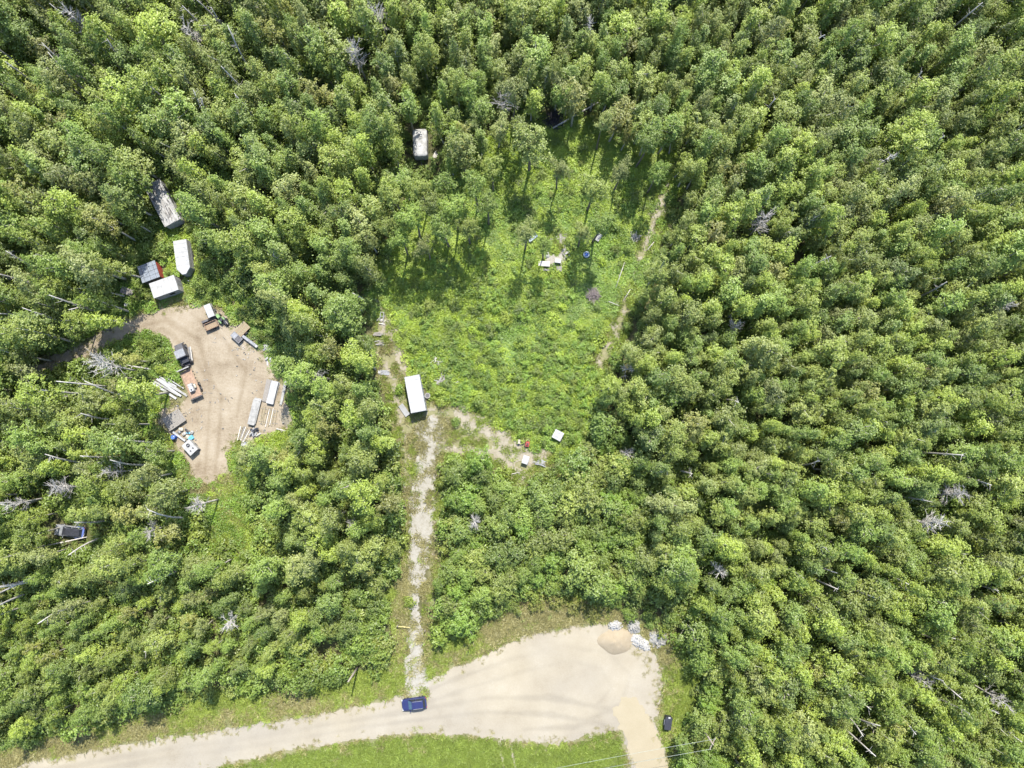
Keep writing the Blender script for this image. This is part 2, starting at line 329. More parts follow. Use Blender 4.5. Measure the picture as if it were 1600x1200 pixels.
YRUT = [[(60, 578, 7), (180, 520, 8), (262, 500, 9), (310, 530, 9), (330, 600, 9), (325, 680, 9), (320, 745, 9)], [(60, 590, 6), (190, 532, 7), (255, 514, 8), (292, 545, 8), (346, 620, 9), (342, 690, 9), (336, 740, 9)], [(300, 490, 8), (350, 530, 8), (385, 580, 9), (370, 650, 8)]]
def yruts(x, y):
    v_ = np.zeros(x.shape)
    for q in YRUT: v_ = np.maximum(v_, np.clip(sdline(x, y, q) / .5 + .3 + 1.8 * fbm(x, y, 3, 3), 0, 1))
    return np.maximum(v_ * .8, np.clip(4 * fbm(x, y, 2.5, 4) - .55, 0, 1))
mix_attr(M_YARD, 'worn', (.80, .77, .73))
YARDO = sheet('yard', lambda X, Y: np.maximum(sdpoly(X, Y, wpoly(YARD)), sdline(X, Y, YARDW)), bnd(YARD + YARDW), .02, M_YARD, 'bare tan dirt yard among the trees', 1.3, 2.5, .2)
add_attr(YARDO, 'worn', yruts)
sheet('driveway', lambda X, Y: sdline(X, Y, DRIVE) + .22, bnd(DRIVE, 4), .055, M_DRIVE, 'narrow pale gravel driveway up to the white container', 1.1, 1.0, .16)
RUT = [[(780, 1158, 5), (788, 1200, 5), (802, 1300, 5)], [(797, 1160, 5), (806, 1200, 5), (820, 1300, 5)]]
for T_ in RUT: sheet('wheel_rut', lambda X, Y, T_=T_: sdline(X, Y, T_), bnd(T_, 2), .03, M_TRACK, 'faint wheel rut crossing the grass below the road', .35, 1.0, .15)
CAMP = [(868, 366, 12), (884, 386, 16), (876, 402, 20), (862, 412, 22)]
TRACKS.append(CAMP)
for i, T_ in enumerate(TRACKS):
    sheet('dirt_track', lambda X, Y, T_=T_: sdline(X, Y, T_) - .3, bnd(T_, 4), (.012 + .004 * i), M_DRIVE if T_ is CAMP else M_TRACK, 'bare dry soil worn through the ground cover', 2.3, 1.3, .2)

# ------------------------------------------------------------------ vegetation prototypes
def leaf_mesh(name, c, nrm, size, tint, m, ratio=.62, extra=None):
    n_ = len(c); nrm = nrm / (np.linalg.norm(nrm, axis=1, keepdims=True) + 1e-9)
    rv = rng.normal(size=(n_, 3)); t = np.cross(nrm, rv); t /= np.linalg.norm(t, axis=1, keepdims=True) + 1e-9; bt = np.cross(nrm, t)
    s = size[:, None]
    vv = np.stack([c - t * s * .5, c - bt * s * .5 * ratio + nrm * s * .12, c + t * s * .5, c + bt * s * .5 * ratio + nrm * s * .12], 1).reshape(-1, 3)
    me = bpy.data.meshes.new(name); ev, ef, em = ([], [], None) if extra is None else extra
    allv = np.concatenate([vv, np.array(ev).reshape(-1, 3)]) if len(ev) else vv
    fs = np.arange(n_ * 4).reshape(-1, 4).tolist() + [tuple(i + n_ * 4 for i in q) for q in ef]
    me.from_pydata(allv.tolist(), [], fs); me.update(); me.materials.append(m)
    tv = np.zeros(len(allv), np.float32); tv[:n_ * 4] = np.repeat(tint, 4); grid_attr(me, 'tint', tv)
    if em:
        me.materials.append(em); mi = np.zeros(len(me.polygons), np.int32); mi[n_:] = 1; me.polygons.foreach_set('material_index', mi)
    return me
def crown_pts(Rr, z0, z1, nb, nl, cr_, ls, peak=.42, inner=.25, thin=1.0):
    """leaf centres, normals, sizes and tints of one crown: leaf clumps on branch ends through an uneven ovoid"""
    C, N, S, T_ = [], [], [], []; ph = rng.random(3) * 6.28; tips = []
    lean = rng.normal(size=2) * .12 * Rr
    na = int(rng.integers(3, 6)); aa = rng.random() * 6.283; apex = [(Rr * rng.uniform(.2, .62) * math.cos(aa + 6.283 * q / na + rng.normal() * .4), Rr * rng.uniform(.2, .62) * math.sin(aa + 6.283 * q / na + rng.normal() * .4), rng.uniform(.74, 1.0), rng.uniform(.42, .66)) for q in range(na)] + [(0, 0, 1.0, .6)]
    for i in range(nb):
        u = rng.random() ** .8
        pr = (u / peak) ** .6 if u < peak else math.sqrt(max(0, 1 - ((u - peak) / (1.02 - peak)) ** 2))
        a = rng.random() * 6.283
        lob = 1 + .22 * math.sin(2 * a + ph[0]) + .16 * math.sin(3 * a + ph[1]) + .12 * math.sin(5 * a + ph[2] + u * 4)
        rad = Rr * max(pr, .12) * lob * math.sqrt(inner + (1 - inner) * rng.random())
        ox, oy, tz, rw = apex[int(rng.integers(len(apex)))]; grow = min(1.0, u * 1.6)
        cc = np.array([rad * (1 + (rw * 1.05 - 1) * grow) * math.cos(a) + ox * grow + lean[0] * u, rad * (1 + (rw * 1.05 - 1) * grow) * math.sin(a) + oy * grow + lean[1] * u, z0 + (z1 - z0) * u * tz]); tips.append(cc)
        q = cr_ * rng.uniform(.65, 1.35); m_ = int(nl * rng.uniform(.6, 1.3) * thin)
        d = rng.normal(size=(m_, 3)); d /= np.linalg.norm(d, axis=1, keepdims=True); rr = q * np.abs(rng.normal(size=(m_, 1))) * .62
        off = d * rr * np.array([1, 1, 1.0]); C.append(cc + off)
        outw = np.array([math.cos(a), math.sin(a), .2])
        N.append(d * .55 + outw * .4 + np.array([0, 0, .8]) + rng.normal(size=(m_, 3)) * .38)
        S.append(ls * rng.uniform(.65, 1.35, m_)); T_.append(np.clip(rng.random() * .55 + rng.normal(size=m_) * .24 + .2, 0, 1))
    return np.concatenate(C), np.concatenate(N), np.concatenate(S), np.concatenate(T_), tips
def trunk_geo(h, r0, tips, z0, nlimb=9, bend=.25):
    g = B(); dx, dy = rng.normal(size=2) * bend
    path = lambda t: Vector((dx * math.sin(t * 2.2), dy * math.sin(t * 1.7 + .4) - dy * math.sin(.4), h * t))
    ts = [0, .15, .35, .55, .75, .92]
    g.tube([path(t) - Vector((0, 0, .15 if t == 0 else 0)) for t in ts], [r0 * (1.15 - t) for t in ts], 7)
    for tp in random.sample(tips, min(nlimb, len(tips))):
        tp = Vector(tp); zz = max(z0 * .75, tp.z - np.hypot(tp.x, tp.y) * .9 - .4); a = path(min(.9, zz / h)); mid = (a + tp) / 2 + Vector((0, 0, -.15))
        g.tube([a, mid, tp], [r0 * .38, r0 * .25, r0 * .1], 4)
    return g
class Proto: pass
PROTO = []; PC = bpy.data.collections.new('forest_kinds')
def proto(kind, tint, h, Rr, z0, nb, nl, cr_, ls, peak=.42, inner=.25, thin=1.0, bark=None, r0=.13):
    p = Proto(); p.kind, p.tint, p.h, p.R = kind, tint, h, Rr; bark = bark or M_BARK
    C, N, S, T_, tips = crown_pts(Rr, z0, h, nb, nl, cr_, ls, peak, inner, thin)
    tg = trunk_geo(h * .93, r0, tips, z0)
    p.trunk = tg.mesh('trunk', bark, True); st_ = rng.bit_generator.state
    p.crown = leaf_mesh('crown', C, N, S, T_, LEAF[tint]); rng.bit_generator.state = st_
    p.i = len(PROTO)
    whole = leaf_mesh('tree_kind', C, N, S, T_, LEAF[tint], extra=(tg.v, tg.f, bark))
    PC.objects.link(bpy.data.objects.new('kind_%02d' % p.i, whole)); PROTO.append(p); return p
for tnt, Rr, nb_, z0_, pk in (('mid green', 1.6, 92, 4.0, .36), ('mid green', 1.9, 100, 4.6, .42), ('olive green', 1.7, 92, 3.8, .34), ('olive green', 1.3, 76, 4.0, .38), ('yellow-green', 1.6, 88, 4.4, .36), ('yellow-green', 1.3, 76, 4.6, .42), ('grey-green', 1.7, 70, 5.0, .42), ('deep green', 1.4, 84, 3.6, .32), ('rusty green', 1.5, 68, 5.2, .45), ('olive green', 1.9, 96, 5.0, .45), ('mid green', 1.2, 72, 3.6, .32), ('yellow-green', 1.8, 94, 5.2, .46), ('deep green', 1.7, 90, 4.6, .38)):
    proto('poplar', tnt, 13, Rr, z0_, nb_, 32, .5, .235, pk, .18)
for tnt, Rr in (('bright green', 1.8), ('mid green', 2.0), ('olive green', 1.8), ('deep green', 1.6)):            # younger, bushy to the ground
    proto('young', tnt, 6.5, Rr, .9, 90, 32, .46, .225, .36, .25, r0=.08)
for tnt, Rr in (('grey-green', 2.1), ('olive green', 2.0), ('mid green', 2.1)):                               # tall bare stem with a light crown on top
    proto('slim', tnt, 12, Rr, 7.4, 95, 32, .44, .225, .42, .25, 1, M_BARKD, .17)
N_POP, N_YNG, N_SLIM = 13, 4, 3
def bush(name, tint_m, Rr, h, nb=26, nl=26):
    C, N, S, T_, tips = crown_pts(Rr, .15, h, nb, nl, .42, .22, .35, .4); g = B()
    for t in random.sample(tips, 6): g.tube([(0, 0, -.1), Vector(t) * .5 + Vector((0, 0, .1)), t], [.035, .025, .01], 4)
    return C, N, S, T_, g
def gn_scatter(name, coll, pts, rot, scl, idx, label):
    me = bpy.data.meshes.new(name); me.from_pydata([tuple(p) for p in pts], [], []); me.update()
    a = me.attributes.new('rot', 'FLOAT_VECTOR', 'POINT'); a.data.foreach_set('vector', np.asarray(rot, np.float32).ravel())
    a = me.attributes.new('scl', 'FLOAT_VECTOR', 'POINT'); a.data.foreach_set('vector', np.asarray(scl, np.float32).ravel())
    a = me.attributes.new('idx', 'INT', 'POINT'); a.data.foreach_set('value', np.asarray(idx, np.int32))
    o = link(bpy.data.objects.new(name, me)); md = o.modifiers.new('scatter', 'NODES')
    ng = bpy.data.node_groups.new(name, 'GeometryNodeTree'); md.node_group = ng
    ng.interface.new_socket('Geometry', in_out='INPUT', socket_type='NodeSocketGeometry'); ng.interface.new_socket('Geometry', in_out='OUTPUT', socket_type='NodeSocketGeometry')
    gi, go = ng.nodes.new('NodeGroupInput'), ng.nodes.new('NodeGroupOutput')
    ci = ng.nodes.new('GeometryNodeCollectionInfo'); ci.inputs[0].default_value = coll; ci.inputs[1].default_value = True; ci.inputs[2].default_value = True
    ip = ng.nodes.new('GeometryNodeInstanceOnPoints'); ip.inputs['Pick Instance'].default_value = True
    def na(nm, ty): q = ng.nodes.new('GeometryNodeInputNamedAttribute'); q.data_type = ty; q.inputs[0].default_value = nm; return q.outputs[0]
    L = ng.links.new
    L(gi.outputs[0], ip.inputs['Points']); L(ci.outputs[0], ip.inputs['Instance']); L(na('idx', 'INT'), ip.inputs['Instance Index'])
    e2r = ng.nodes.new('FunctionNodeEulerToRotation'); L(na('rot', 'FLOAT_VECTOR'), e2r.inputs[0]); L(e2r.outputs[0], ip.inputs['Rotation'])
    L(na('scl', 'FLOAT_VECTOR'), ip.inputs['Scale']); L(ip.outputs[0], go.inputs[0])
    return tag(o, label, None, kind='stuff')

# ------------------------------------------------------------------ where trees may stand
OPEN = [  # outlines kept free of crowns, in the photograph's frame
 [(226, 300), (260, 290), (292, 338), (296, 372), (306, 400), (306, 440), (330, 465), (360, 490), (395, 515), (425, 545), (432, 580), (452, 600), (448, 650), (455, 670), (395, 700), (362, 705), (352, 742), (408, 740), (416, 800), (416, 872), (314, 874), (304, 800), (288, 740), (285, 715), (262, 685), (248, 655), (238, 625), (226, 600), (232, 580), (236, 520), (222, 522), (172, 556), (100, 588), (50, 596), (50, 562), (105, 538), (180, 496), (185, 445), (212, 412), (262, 408), (268, 372), (240, 340)],
 [(572, 485), (574, 455), (588, 425), (600, 385), (618, 325), (655, 290), (712, 262), (745, 232), (800, 222), (850, 205), (880, 182), (935, 200), (985, 225), (1052, 235), (1068, 285), (1050, 345), (1030, 395), (1005, 440), (985, 500), (960, 560), (930, 620), (918, 670), (890, 720), (858, 748), (810, 748), (770, 715), (735, 700), (700, 705), (690, 740), (690, 800), (684, 860), (676, 930), (668, 1000), (690, 1008), (780, 952), (870, 915), (935, 925), (1000, 965), (1045, 985), (1100, 1060), (1080, 1130), (1052, 1165), (1080, 1330), (600, 1450), (-400, 1500), (-400, 1260), (-200, 1225), (0, 1180), (130, 1140), (230, 1105), (340, 1080), (420, 1065), (480, 1040), (560, 990), (610, 930), (625, 850), (622, 760), (620, 690), (600, 620), (588, 540)],
 [(632, 190), (680, 190), (684, 250), (664, 262), (636, 254)], [(842, 176), (890, 170), (945, 152), (950, 162), (892, 206), (848, 206)], [(76, 812), (142, 818), (142, 850), (80, 846)]]
DEAD = [(158, 570, 13, 2.9, 30, 'large bleached bare dead tree left of the white pole stack'), (312, 787, 9, 2.0, 18, 'bare dead tree with a thick pale stem below the dirt yard'), (90, 765, 11, 2.0, 24, 'grey twiggy dead tree above the abandoned car'),
 (352, 972, 9, 1.8, 16, 'bare dead tree in the lower left wood left of the driveway'), (785, 150, 12, 2.4, 24, 'bare grey dead tree above the clearing right of the camper'), (553, 80, 13, 2.2, 26, 'pale twiggy dead tree near the top left of the camper'),
 (592, 14, 13, 2.2, 20, 'bare dead tree at the top edge of the photo'), (1192, 350, 11, 2.3, 22, 'bare dead tree in the dense wood right of the clearing'), (1486, 778, 10, 2.0, 24, 'upper of two bare dead trees near the right edge'),
 (1460, 822, 11, 2.1, 26, 'lower of two bare dead trees near the right edge'), (1430, 1058, 9, 1.6, 16, 'small dead tree in the lower right wood'), (1562, 1092, 10, 1.8, 14, 'dead tree in the lower right corner'), (502, 588, 9, 1.9, 20, 'dead tree between the dirt yard and the white container'),
 (540, 822, 8, 1.6, 12, 'small dead tree left of the gravel driveway'), (742, 818, 6, 1.6, 14, 'low dead brush tree right of the gravel driveway'), (292, 45, 13, 1.8, 14, 'thin dead tree in the upper left wood'), (112, 20, 13, 2, 18, 'dead tree at the top left edge'),
 (920, 45, 12, 1.4, 12, 'small pale dead tree at the top middle'), (1125, 890, 9, 1.4, 12, 'dead tree above the turning circle on the right'), (235, 828, 9, 1.8, 16, 'grey dead tree right of the abandoned car'), (175, 738, 11, 1.8, 14, 'thin dead tree left of the lower dirt yard'),
 (1375, 255, 11, 1.3, 12, 'small dead tree in the upper right wood'), (1580, 475, 11, 1.5, 10, 'dead tree at the right edge'), (1150, 510, 10, 1.4, 10, 'small dead tree right of the clearing edge'), (980, 575, 7, 1.6, 12, 'low dead tree at the right edge of the clearing'), (20, 785, 11, 1.5, 12, 'dead tree at the left edge above the abandoned car'), (985, 705, 6, 1.3, 12, 'grey dead bush right of the white lidded box'), (455, 598, 8, 1.5, 16, 'grey dead tree beside the white sheet stacks')]
SNAG = [(145, 152, 12), (72, 143, 12), (252, 118, 12), (210, 270, 12), (330, 202, 13), (236, 232, 12), (145, 722, 12), (205, 690, 11), (205, 620, 11), (78, 632, 12), (182, 656, 11), (30, 690, 12), (60, 905, 11), (48, 925, 12), (165, 838, 10), (125, 842, 11), (1390, 772, 11), (1485, 742, 10), (1450, 1020, 10), (1310, 1105, 11), (1322, 1110, 10), (1378, 1092, 11), (1440, 1045, 10), (1262, 900, 10), (168, 485, 12), (110, 470, 12), (305, 180, 12), (1060, 735, 7), (75, 500, 12), (570, 470, 9), (1550, 230, 11), (340, 70, 12), (92, 575, 12), (1500, 905, 10), (268, 1000, 8)]
_r = random.Random(21)
SNAG += [(_r.uniform(20, 300), _r.uniform(430, 940), _r.uniform(10, 14)) for _ in range(26)] + [(_r.uniform(20, 420), _r.uniform(40, 260), _r.uniform(11, 14)) for _ in range(12)] + [(_r.uniform(1230, 1540), _r.uniform(850, 1140), _r.uniform(9, 12)) for _ in range(12)] + [(_r.uniform(1100, 1560), _r.uniform(60, 800), _r.uniform(10, 12)) for _ in range(10)]
SNAG = [q for q in SNAG if not any(inpoly(q[0], q[1], po) for po in OPEN) and not inpoly(q[0], q[1], YARD)]
SNAG_PX = [q[:2] for q in SNAG]; DEAD_PX = [q[:2] for q in DEAD]
KEEP = [(232, 425, 26), (222, 432, 20), (200, 456, 15), (656, 212, 20), (656, 235, 20), (378, 518, 22), (345, 497, 16), (408, 545, 18), (350, 790, 26), (362, 830, 26), (365, 765, 22), (96, 829, 26), (125, 832, 26), (110, 850, 18), (150, 570, 34), (310, 785, 22), (90, 765, 20), (1190, 350, 18), (1485, 778, 22), (1462, 822, 24), (785, 150, 26), (555, 75, 26), (350, 972, 18)]
BASEOFF = [ROAD, YARD, STRIP]
KEEP_S = [(800 + (x - 800) * 1.07, 680 + (y - 680) * 1.08, 15) for x, y in SNAG_PX] + [(x, y, 16) for x, y in DEAD_PX]
SUNPTS = [(376, 518, .7, 2.2), (392, 534, .5, 2), (414, 548, .4, 1.6), (235, 425, 2.3, 2), (348, 498, .6, 1.5), (326, 485, 1.3, 1.8), (258, 330, 2.5, 2.2), (266, 345, 2.5, 2.2), (285, 400, 2.3, 3), (285, 415, 2.3, 3), (258, 450, 2.4, 2.5), (235, 428, 2.3, 1.6), (963, 978, .5, 3), (1002, 1003, .5, 3.4), (1026, 997, .5, 3.2), (990, 980, .5, 2.2), (656, 210, 2.4, 1.5), (655, 230, 2.4, 1.6), (430, 612, .6, 2), (395, 645, .6, 2), (265, 605, .4, 2.5), (122, 832, 1.2, 1.6), (100, 830, 1, 1.6), (840, 680, 0, 3), (360, 800, 0, 2.5), (355, 830, 0, 2.5)]
def allowed(x, y, h, rad, crown=.72):
    ok = True; z = h * crown
    for ax, ay in ((0, 0), (.6, 0), (-.6, 0), (0, .6), (0, -.6)):
        px, py = W2P(x + ax * rad, y + ay * rad, z)
        for po in OPEN: ok = ok & ~inpoly(px, py, po)
    px, py = W2P(x, y, z)
    for fr in (.5, .72, .95):
        px, py = W2P(x, y, h * fr)
        for kx, ky, kr in (KEEP + KEEP_S if fr == .72 else KEEP): ok = ok & (np.hypot(px - kx, py - ky) > kr)
    bx_, by_ = W2P(x, y, 0 * z)
    for po in BASEOFF: ok = ok & ~inpoly(bx_, by_, po)
    ok = ok & (sdline(x, y, DRIVE) < -.8)
    for qx, qy, qz, qr in SUNPTS:
        q = P(qx, qy, qz)
        for fr in (.5, .72, .95):
            k_ = (h * fr - qz) / math.tan(SUN_EL); ok = ok & (np.hypot(x - k_ * math.sin(SUN_AZ) - q.x, y - k_ * math.cos(SUN_AZ) - q.y) > qr)
    return ok
def poisson(r_fn, bounds, n_try):
    x0, x1, y0, y1 = bounds; pts = []; cell = 1.2; gd = {}
    c = np.stack([rng.uniform(x0, x1, n_try), rng.uniform(y0, y1, n_try)], 1); rr = r_fn(c[:, 0], c[:, 1])
    for (x, y), r_ in zip(c.tolist(), rr.tolist()):
        i, j = int(x // cell), int(y // cell); k_ = int(r_ / cell) + 1; good = True
        for a in range(i - k_, i + k_ + 1):
            for b_ in range(j - k_, j + k_ + 1):
                q = gd.get((a, b_))
                if q and (q[0] - x) ** 2 + (q[1] - y) ** 2 < r_ * r_: good = False; break
            if not good: break
        if good: gd[(i, j)] = (x, y); pts.append((x, y))
    return np.array(pts)
def zoneinfo(x, y):
    """younger, lower growth right of the driveway and round the turning circle; tall looser poplars on the left"""
    px, py = W2P(x, y, 0 * x + 6)
    young = inpoly(px, py, [(680, 700), (760, 690), (960, 640), (1010, 760), (1010, 940), (870, 925), (780, 960), (690, 1010)]) | inpoly(px, py, [(420, 1100), (470, 1000), (560, 940), (640, 700), (640, 1080)]) | inpoly(px, py, [(1040, 960), (1110, 960), (1180, 1330), (1040, 1330)])
    left = px < 600
    return young, left
RADF = {}
def rfun(x, y):
    r_ = np.where(zoneinfo(x, y)[1], 2.15, 1.75) + 1.3 * rng.random(len(x)) ** 1.8 + 1.0 * fbm(x, y, 9, 3)
    for a_, b_, c_ in zip(x.tolist(), y.tolist(), r_.tolist()): RADF[(a_, b_)] = c_
    return r_
cand = poisson(rfun, (-112, 112, -92, 105), 60000)
X, Y = cand[:, 0], cand[:, 1]; yng, lef = zoneinfo(X, Y)
hh = np.where(yng, rng.uniform(5, 8, len(X)), np.where(lef, rng.uniform(10.5, 15, len(X)), rng.uniform(9.5, 13.5, len(X)))) * (1 + .3 * fbm(X, Y, 18, 2))
rad = np.where(yng, 1.9, 1.9) * hh / np.where(yng, 6.5, 12)
rf = np.array([RADF[(a_, b_)] for a_, b_ in cand.tolist()])
mid = inpoly(*W2P(X, Y, 0 * X + 4), [(-300, 890), (300, 880), (480, 900), (620, 880), (640, 1300), (-400, 1400)])
hh = np.where(mid & ~yng, rng.uniform(6.5, 10, len(X)), hh) * rng.uniform(.82, 1.1, len(X)) * (.84 + .08 * rf)
ok = allowed(X, Y, hh, rad)
rf = rf[ok]
X, Y, hh, yng, lef = X[ok], Y[ok], hh[ok], yng[ok], lef[ok]
tone = fbm(X, Y, 30, 3) + rng.normal(size=len(X)) * .12
vi = np.zeros(len(X), int)
pxc, pyc = W2P(X, Y, hh * .75)
for i in range(len(X)):
    if yng[i]: vi[i] = N_POP + rng.integers(4)
    elif pxc[i] > 1000: vi[i] = rng.choice(13, p=[.12, .10, .11, .07, .11, .08, .04, .05, .02, .10, .06, .10, .04])
    else: vi[i] = rng.choice(13, p=[.11, .10, .10, .08, .10, .07, .08, .06, .05, .07, .06, .07, .05])
sc = hh / np.array([PROTO[i].h for i in vi]); wide = rng.uniform(.88, 1.38, len(X)) * np.where(yng, 1.0, (12 / hh) ** .55) * (.66 + .18 * rf)
wide = np.where(hh < 9.5, np.where(yng, wide, np.minimum(wide, 1.25)), wide)
rz = rng.uniform(0, 6.283, len(X)); tx, ty = rng.normal(size=len(X)) * .035, rng.normal(size=len(X)) * .035
infr = (pxc > 8) & (pxc < 1592) & (pyc > 8) & (pyc < 1192)
app = np.array([PROTO[i].R for i in vi]) * sc * wide * 120 / (120 - hh) * infr
MARKS = [('the white container', 650, 615), ('the grey camper', 656, 221), ('the ruined mobile home', 252, 318), ('the pointed trailer', 285, 402), ('the two sheds', 245, 436), ('the wooden platform', 200, 456), ('the dirt yard', 340, 600), ('the abandoned car', 110, 831), ('the blue car', 647, 1100), ('the driveway gate', 640, 976), ('the gravel driveway', 655, 850), ('the utility pole', 560, 1041), ('the sand pile', 963, 1000), ('the black bin', 1044, 1131), ('the charred brush pile', 868, 190), ('the painted tyre', 916, 398), ('the brown brush heap', 927, 461), ('the larger white box', 871, 680), ('the top left corner', 0, 0), ('the top right corner', 1600, 0), ('the bottom right corner', 1600, 1200), ('the bottom left corner', 0, 1150), ('the middle of the right edge', 1600, 560), ('the middle of the left edge', 0, 600), ('the middle of the top edge', 800, 0), ('the big bleached dead tree', 160, 570), ('the dead tree above the clearing', 785, 150), ('the dead tree in the right wood', 1192, 350), ('the paired dead trees at right', 1470, 800), ('the lone dead tree at upper right', 1375, 255), ('the lower left dead tree', 352, 972), ('the twiggy dead tree above the camper', 553, 80), ('the small dead tree by the turning circle', 1125, 890), ('the dead tree at lower right', 1430, 1058)]
ORD = ['nearest', 'second', 'third', 'fourth', 'fifth', 'sixth', 'seventh', 'eighth']
def tree_labels(ids):
    """names each tree by its look, the nearest landmark, the side it stands on and its order outward from it"""
    out = {}; buck = {}
    for i in ids:
        k_ = PROTO[vi[i]]; ds = sorted((math.hypot(pxc[i] - mx, pyc[i] - my), nm, mx, my) for nm, mx, my in MARKS)[0]
        dx, dy = pxc[i] - ds[2], pyc[i] - ds[3]
        side = ('above' if dy < 0 else 'below') if abs(dy) > 2.2 * abs(dx) else ('left of' if dx < 0 else 'right of') if abs(dx) > 2.2 * abs(dy) else ('upper ' if dy < 0 else 'lower ') + ('left of' if dx < 0 else 'right of')
        buck.setdefault((k_.kind, k_.tint, side, ds[1]), []).append((ds[0], i))
    for (kd, tint, side, nm), L_ in buck.items():
        for q, (_, i) in enumerate(sorted(L_)):
            o_ = '' if len(L_) == 1 else ORD[min(q, 7)] + ' '
            out[i] = ('%s%s %s %s %s' % (o_, ('large ' if kd != 'young' else 'bushy ') + tint, 'poplar' if kd != 'young' else 'young tree', side, nm), 'trees around ' + nm)
    return out
order = np.argsort(-app); ind = set(order[:285].tolist())
rest = [i for i in range(len(X)) if i not in ind]
LABS = tree_labels(sorted(ind))
for i in sorted(ind):
    k_ = PROTO[vi[i]]; lab, zn = LABS[i]
    t = thing('poplar_tree' if k_.kind != 'young' else 'young_tree', lab, 'tree', (X[i], Y[i], 0), rz[i], zn)
    t.rotation_euler = (tx[i], ty[i], rz[i]); t.scale = (sc[i] * wide[i], sc[i] * wide[i], sc[i])
    link(bpy.data.objects.new('trunk', k_.trunk), t); link(bpy.data.objects.new('crown', k_.crown), t)
rest = np.array(rest)
gn_scatter('forest_trees', PC, np.stack([X[rest], Y[rest], 0 * X[rest]], 1), np.stack([tx[rest], ty[rest], rz[rest]], 1),
           np.stack([sc[rest] * wide[rest], sc[rest] * wide[rest], sc[rest]], 1), vi[rest], 'dense mass of smaller poplars filling the forest between the larger trees')

# slim trees left standing in and beside the clearing: crown seen at (px, py), height
SLIM = [(622, 372, 12.5, 2, 'tall slim tree at the lower left end of the row by the clearing'), (662, 385, 11.5, 0, 'thin tree standing below the row at the left edge of the clearing'), (728, 352, 13, 1, 'slim tree right of the front tree in the row left of the clearing'), (655, 292, 14, 1, 'slim tree behind the row at the left edge of the clearing'), (694, 288, 14, 2, 'rearmost slim tree above the row left of the clearing'), (602, 352, 13, 1, 'leftmost slim tree beside the clearing next to the dense wood'), (1030, 268, 12, 2, 'slim tree on the right edge of the upper clearing beside the worn track'), (768, 262, 13, 1, 'slim tree below right of the grey-green tree by the camper'), (876, 262, 12, 0, 'light tree standing alone in the upper middle of the clearing'), (760, 318, 13.5, 2, 'slim tree standing just right of the row at the left clearing edge'), (830, 222, 15.0, 1, 'broad grey-green tree at the top of the clearing below the dark brush pile'), (946, 186, 14.1, 0, 'thin see-through tree beside the leaning log at the top of the clearing'),
 (1013, 218, 14.1, 2, 'slim tree with a dark bare stem at the upper right of the clearing'), (972, 266, 12.2, 0, 'pale grey-green tree in the upper right of the clearing'),
 (930, 292, 14.1, 1, 'round-crowned tree in the middle of the upper clearing'), (722, 232, 14.1, 1, 'grey-green tree just right of the grey camper'),
 (938, 348, 13.4, 2, 'tree leaning over the small white box right of the tyre'), (912, 362, 10.9, 0, 'small tree just above the pale tyre'),
 (822, 362, 13.4, 0, 'tree with its crown over the pale bench in the clearing'), (852, 384, 10.2, 2, 'light-crowned crooked tree over the timber bench'),
 (742, 288, 14.7, 2, 'slim tree at the left edge of the upper clearing'), (706, 322, 15.0, 2, 'tall tree in the row at the left edge of the clearing, rightmost'),
 (672, 318, 15.0, 1, 'tall tree in the row at the left edge of the clearing, middle'), (640, 338, 15.0, 2, 'tall tree in the row at the left edge of the clearing, leftmost'),
 (690, 352, 14.7, 2, 'tall tree in front of the row left of the clearing'), (800, 140, 15.0, 0, 'thin tree next to the bare dead tree above the clearing'), (610, 300, 15.0, 1, 'tall tree left of the row beside the clearing')]
WID = {'broad grey-green t': 1.3, 'round-crowned tree': 1.05, 'grey-green tree ju': 1.2, 'thin see-through t': .75}
for px, py, h, kk, lab in SLIM:
    p_ = PROTO[N_POP + N_YNG + kk]; w = P(px, py, h * .84); s = h / 12
    t = thing('slim_tree', lab, 'tree', (w.x, w.y, 0), random.random() * 6.28, 'slim trees in the clearing'); t.scale = (s * WID.get(lab[:18], .9), s * WID.get(lab[:18], .9), s)
    link(bpy.data.objects.new('trunk', p_.trunk), t); link(bpy.data.objects.new('crown', p_.crown), t)

# bare dead trees and snags
def dead_tree(seed, h=12, spread=2.2, nb=16, tw=5, bare=.45):
    rs = random.Random(seed); tr = B(); cr_ = B()
    dx, dy = rs.gauss(0, .35), rs.gauss(0, .35); pa = lambda t: Vector((dx * t * t * 2, dy * t * t * 2, h * t))
    tr.tube([pa(t) - Vector((0, 0, .1 if t == 0 else 0)) for t in (0, .2, .4, .6, .8, 1)], [.17, .15, .125, .095, .06, .02], 7)
    for i in range(nb):
        t = rs.uniform(bare, .97); a = rs.uniform(0, 6.283); L = spread * rs.uniform(.3, 1.1) * (1.25 - t * .6)
        p0 = pa(t); d = Vector((math.cos(a), math.sin(a), rs.uniform(.2, 1.5))).normalized(); p1 = p0 + d * L * .5 + Vector((0, 0, .05)); p2 = p0 + d * L + Vector((rs.gauss(0, .15), rs.gauss(0, .15), rs.uniform(-.1, .35)))
        cr_.tube([p0, p1, p2], [.055, .038, .012], 4)
        for j in range(tw):
            s0 = p0.lerp(p2, rs.uniform(.3, .95)); e = s0 + (d + Vector((rs.gauss(0, .7), rs.gauss(0, .7), rs.gauss(.2, .5)))).normalized() * rs.uniform(.3, .9)
            cr_.tube([s0, e], [.028, .012], 3)
    return tr, cr_
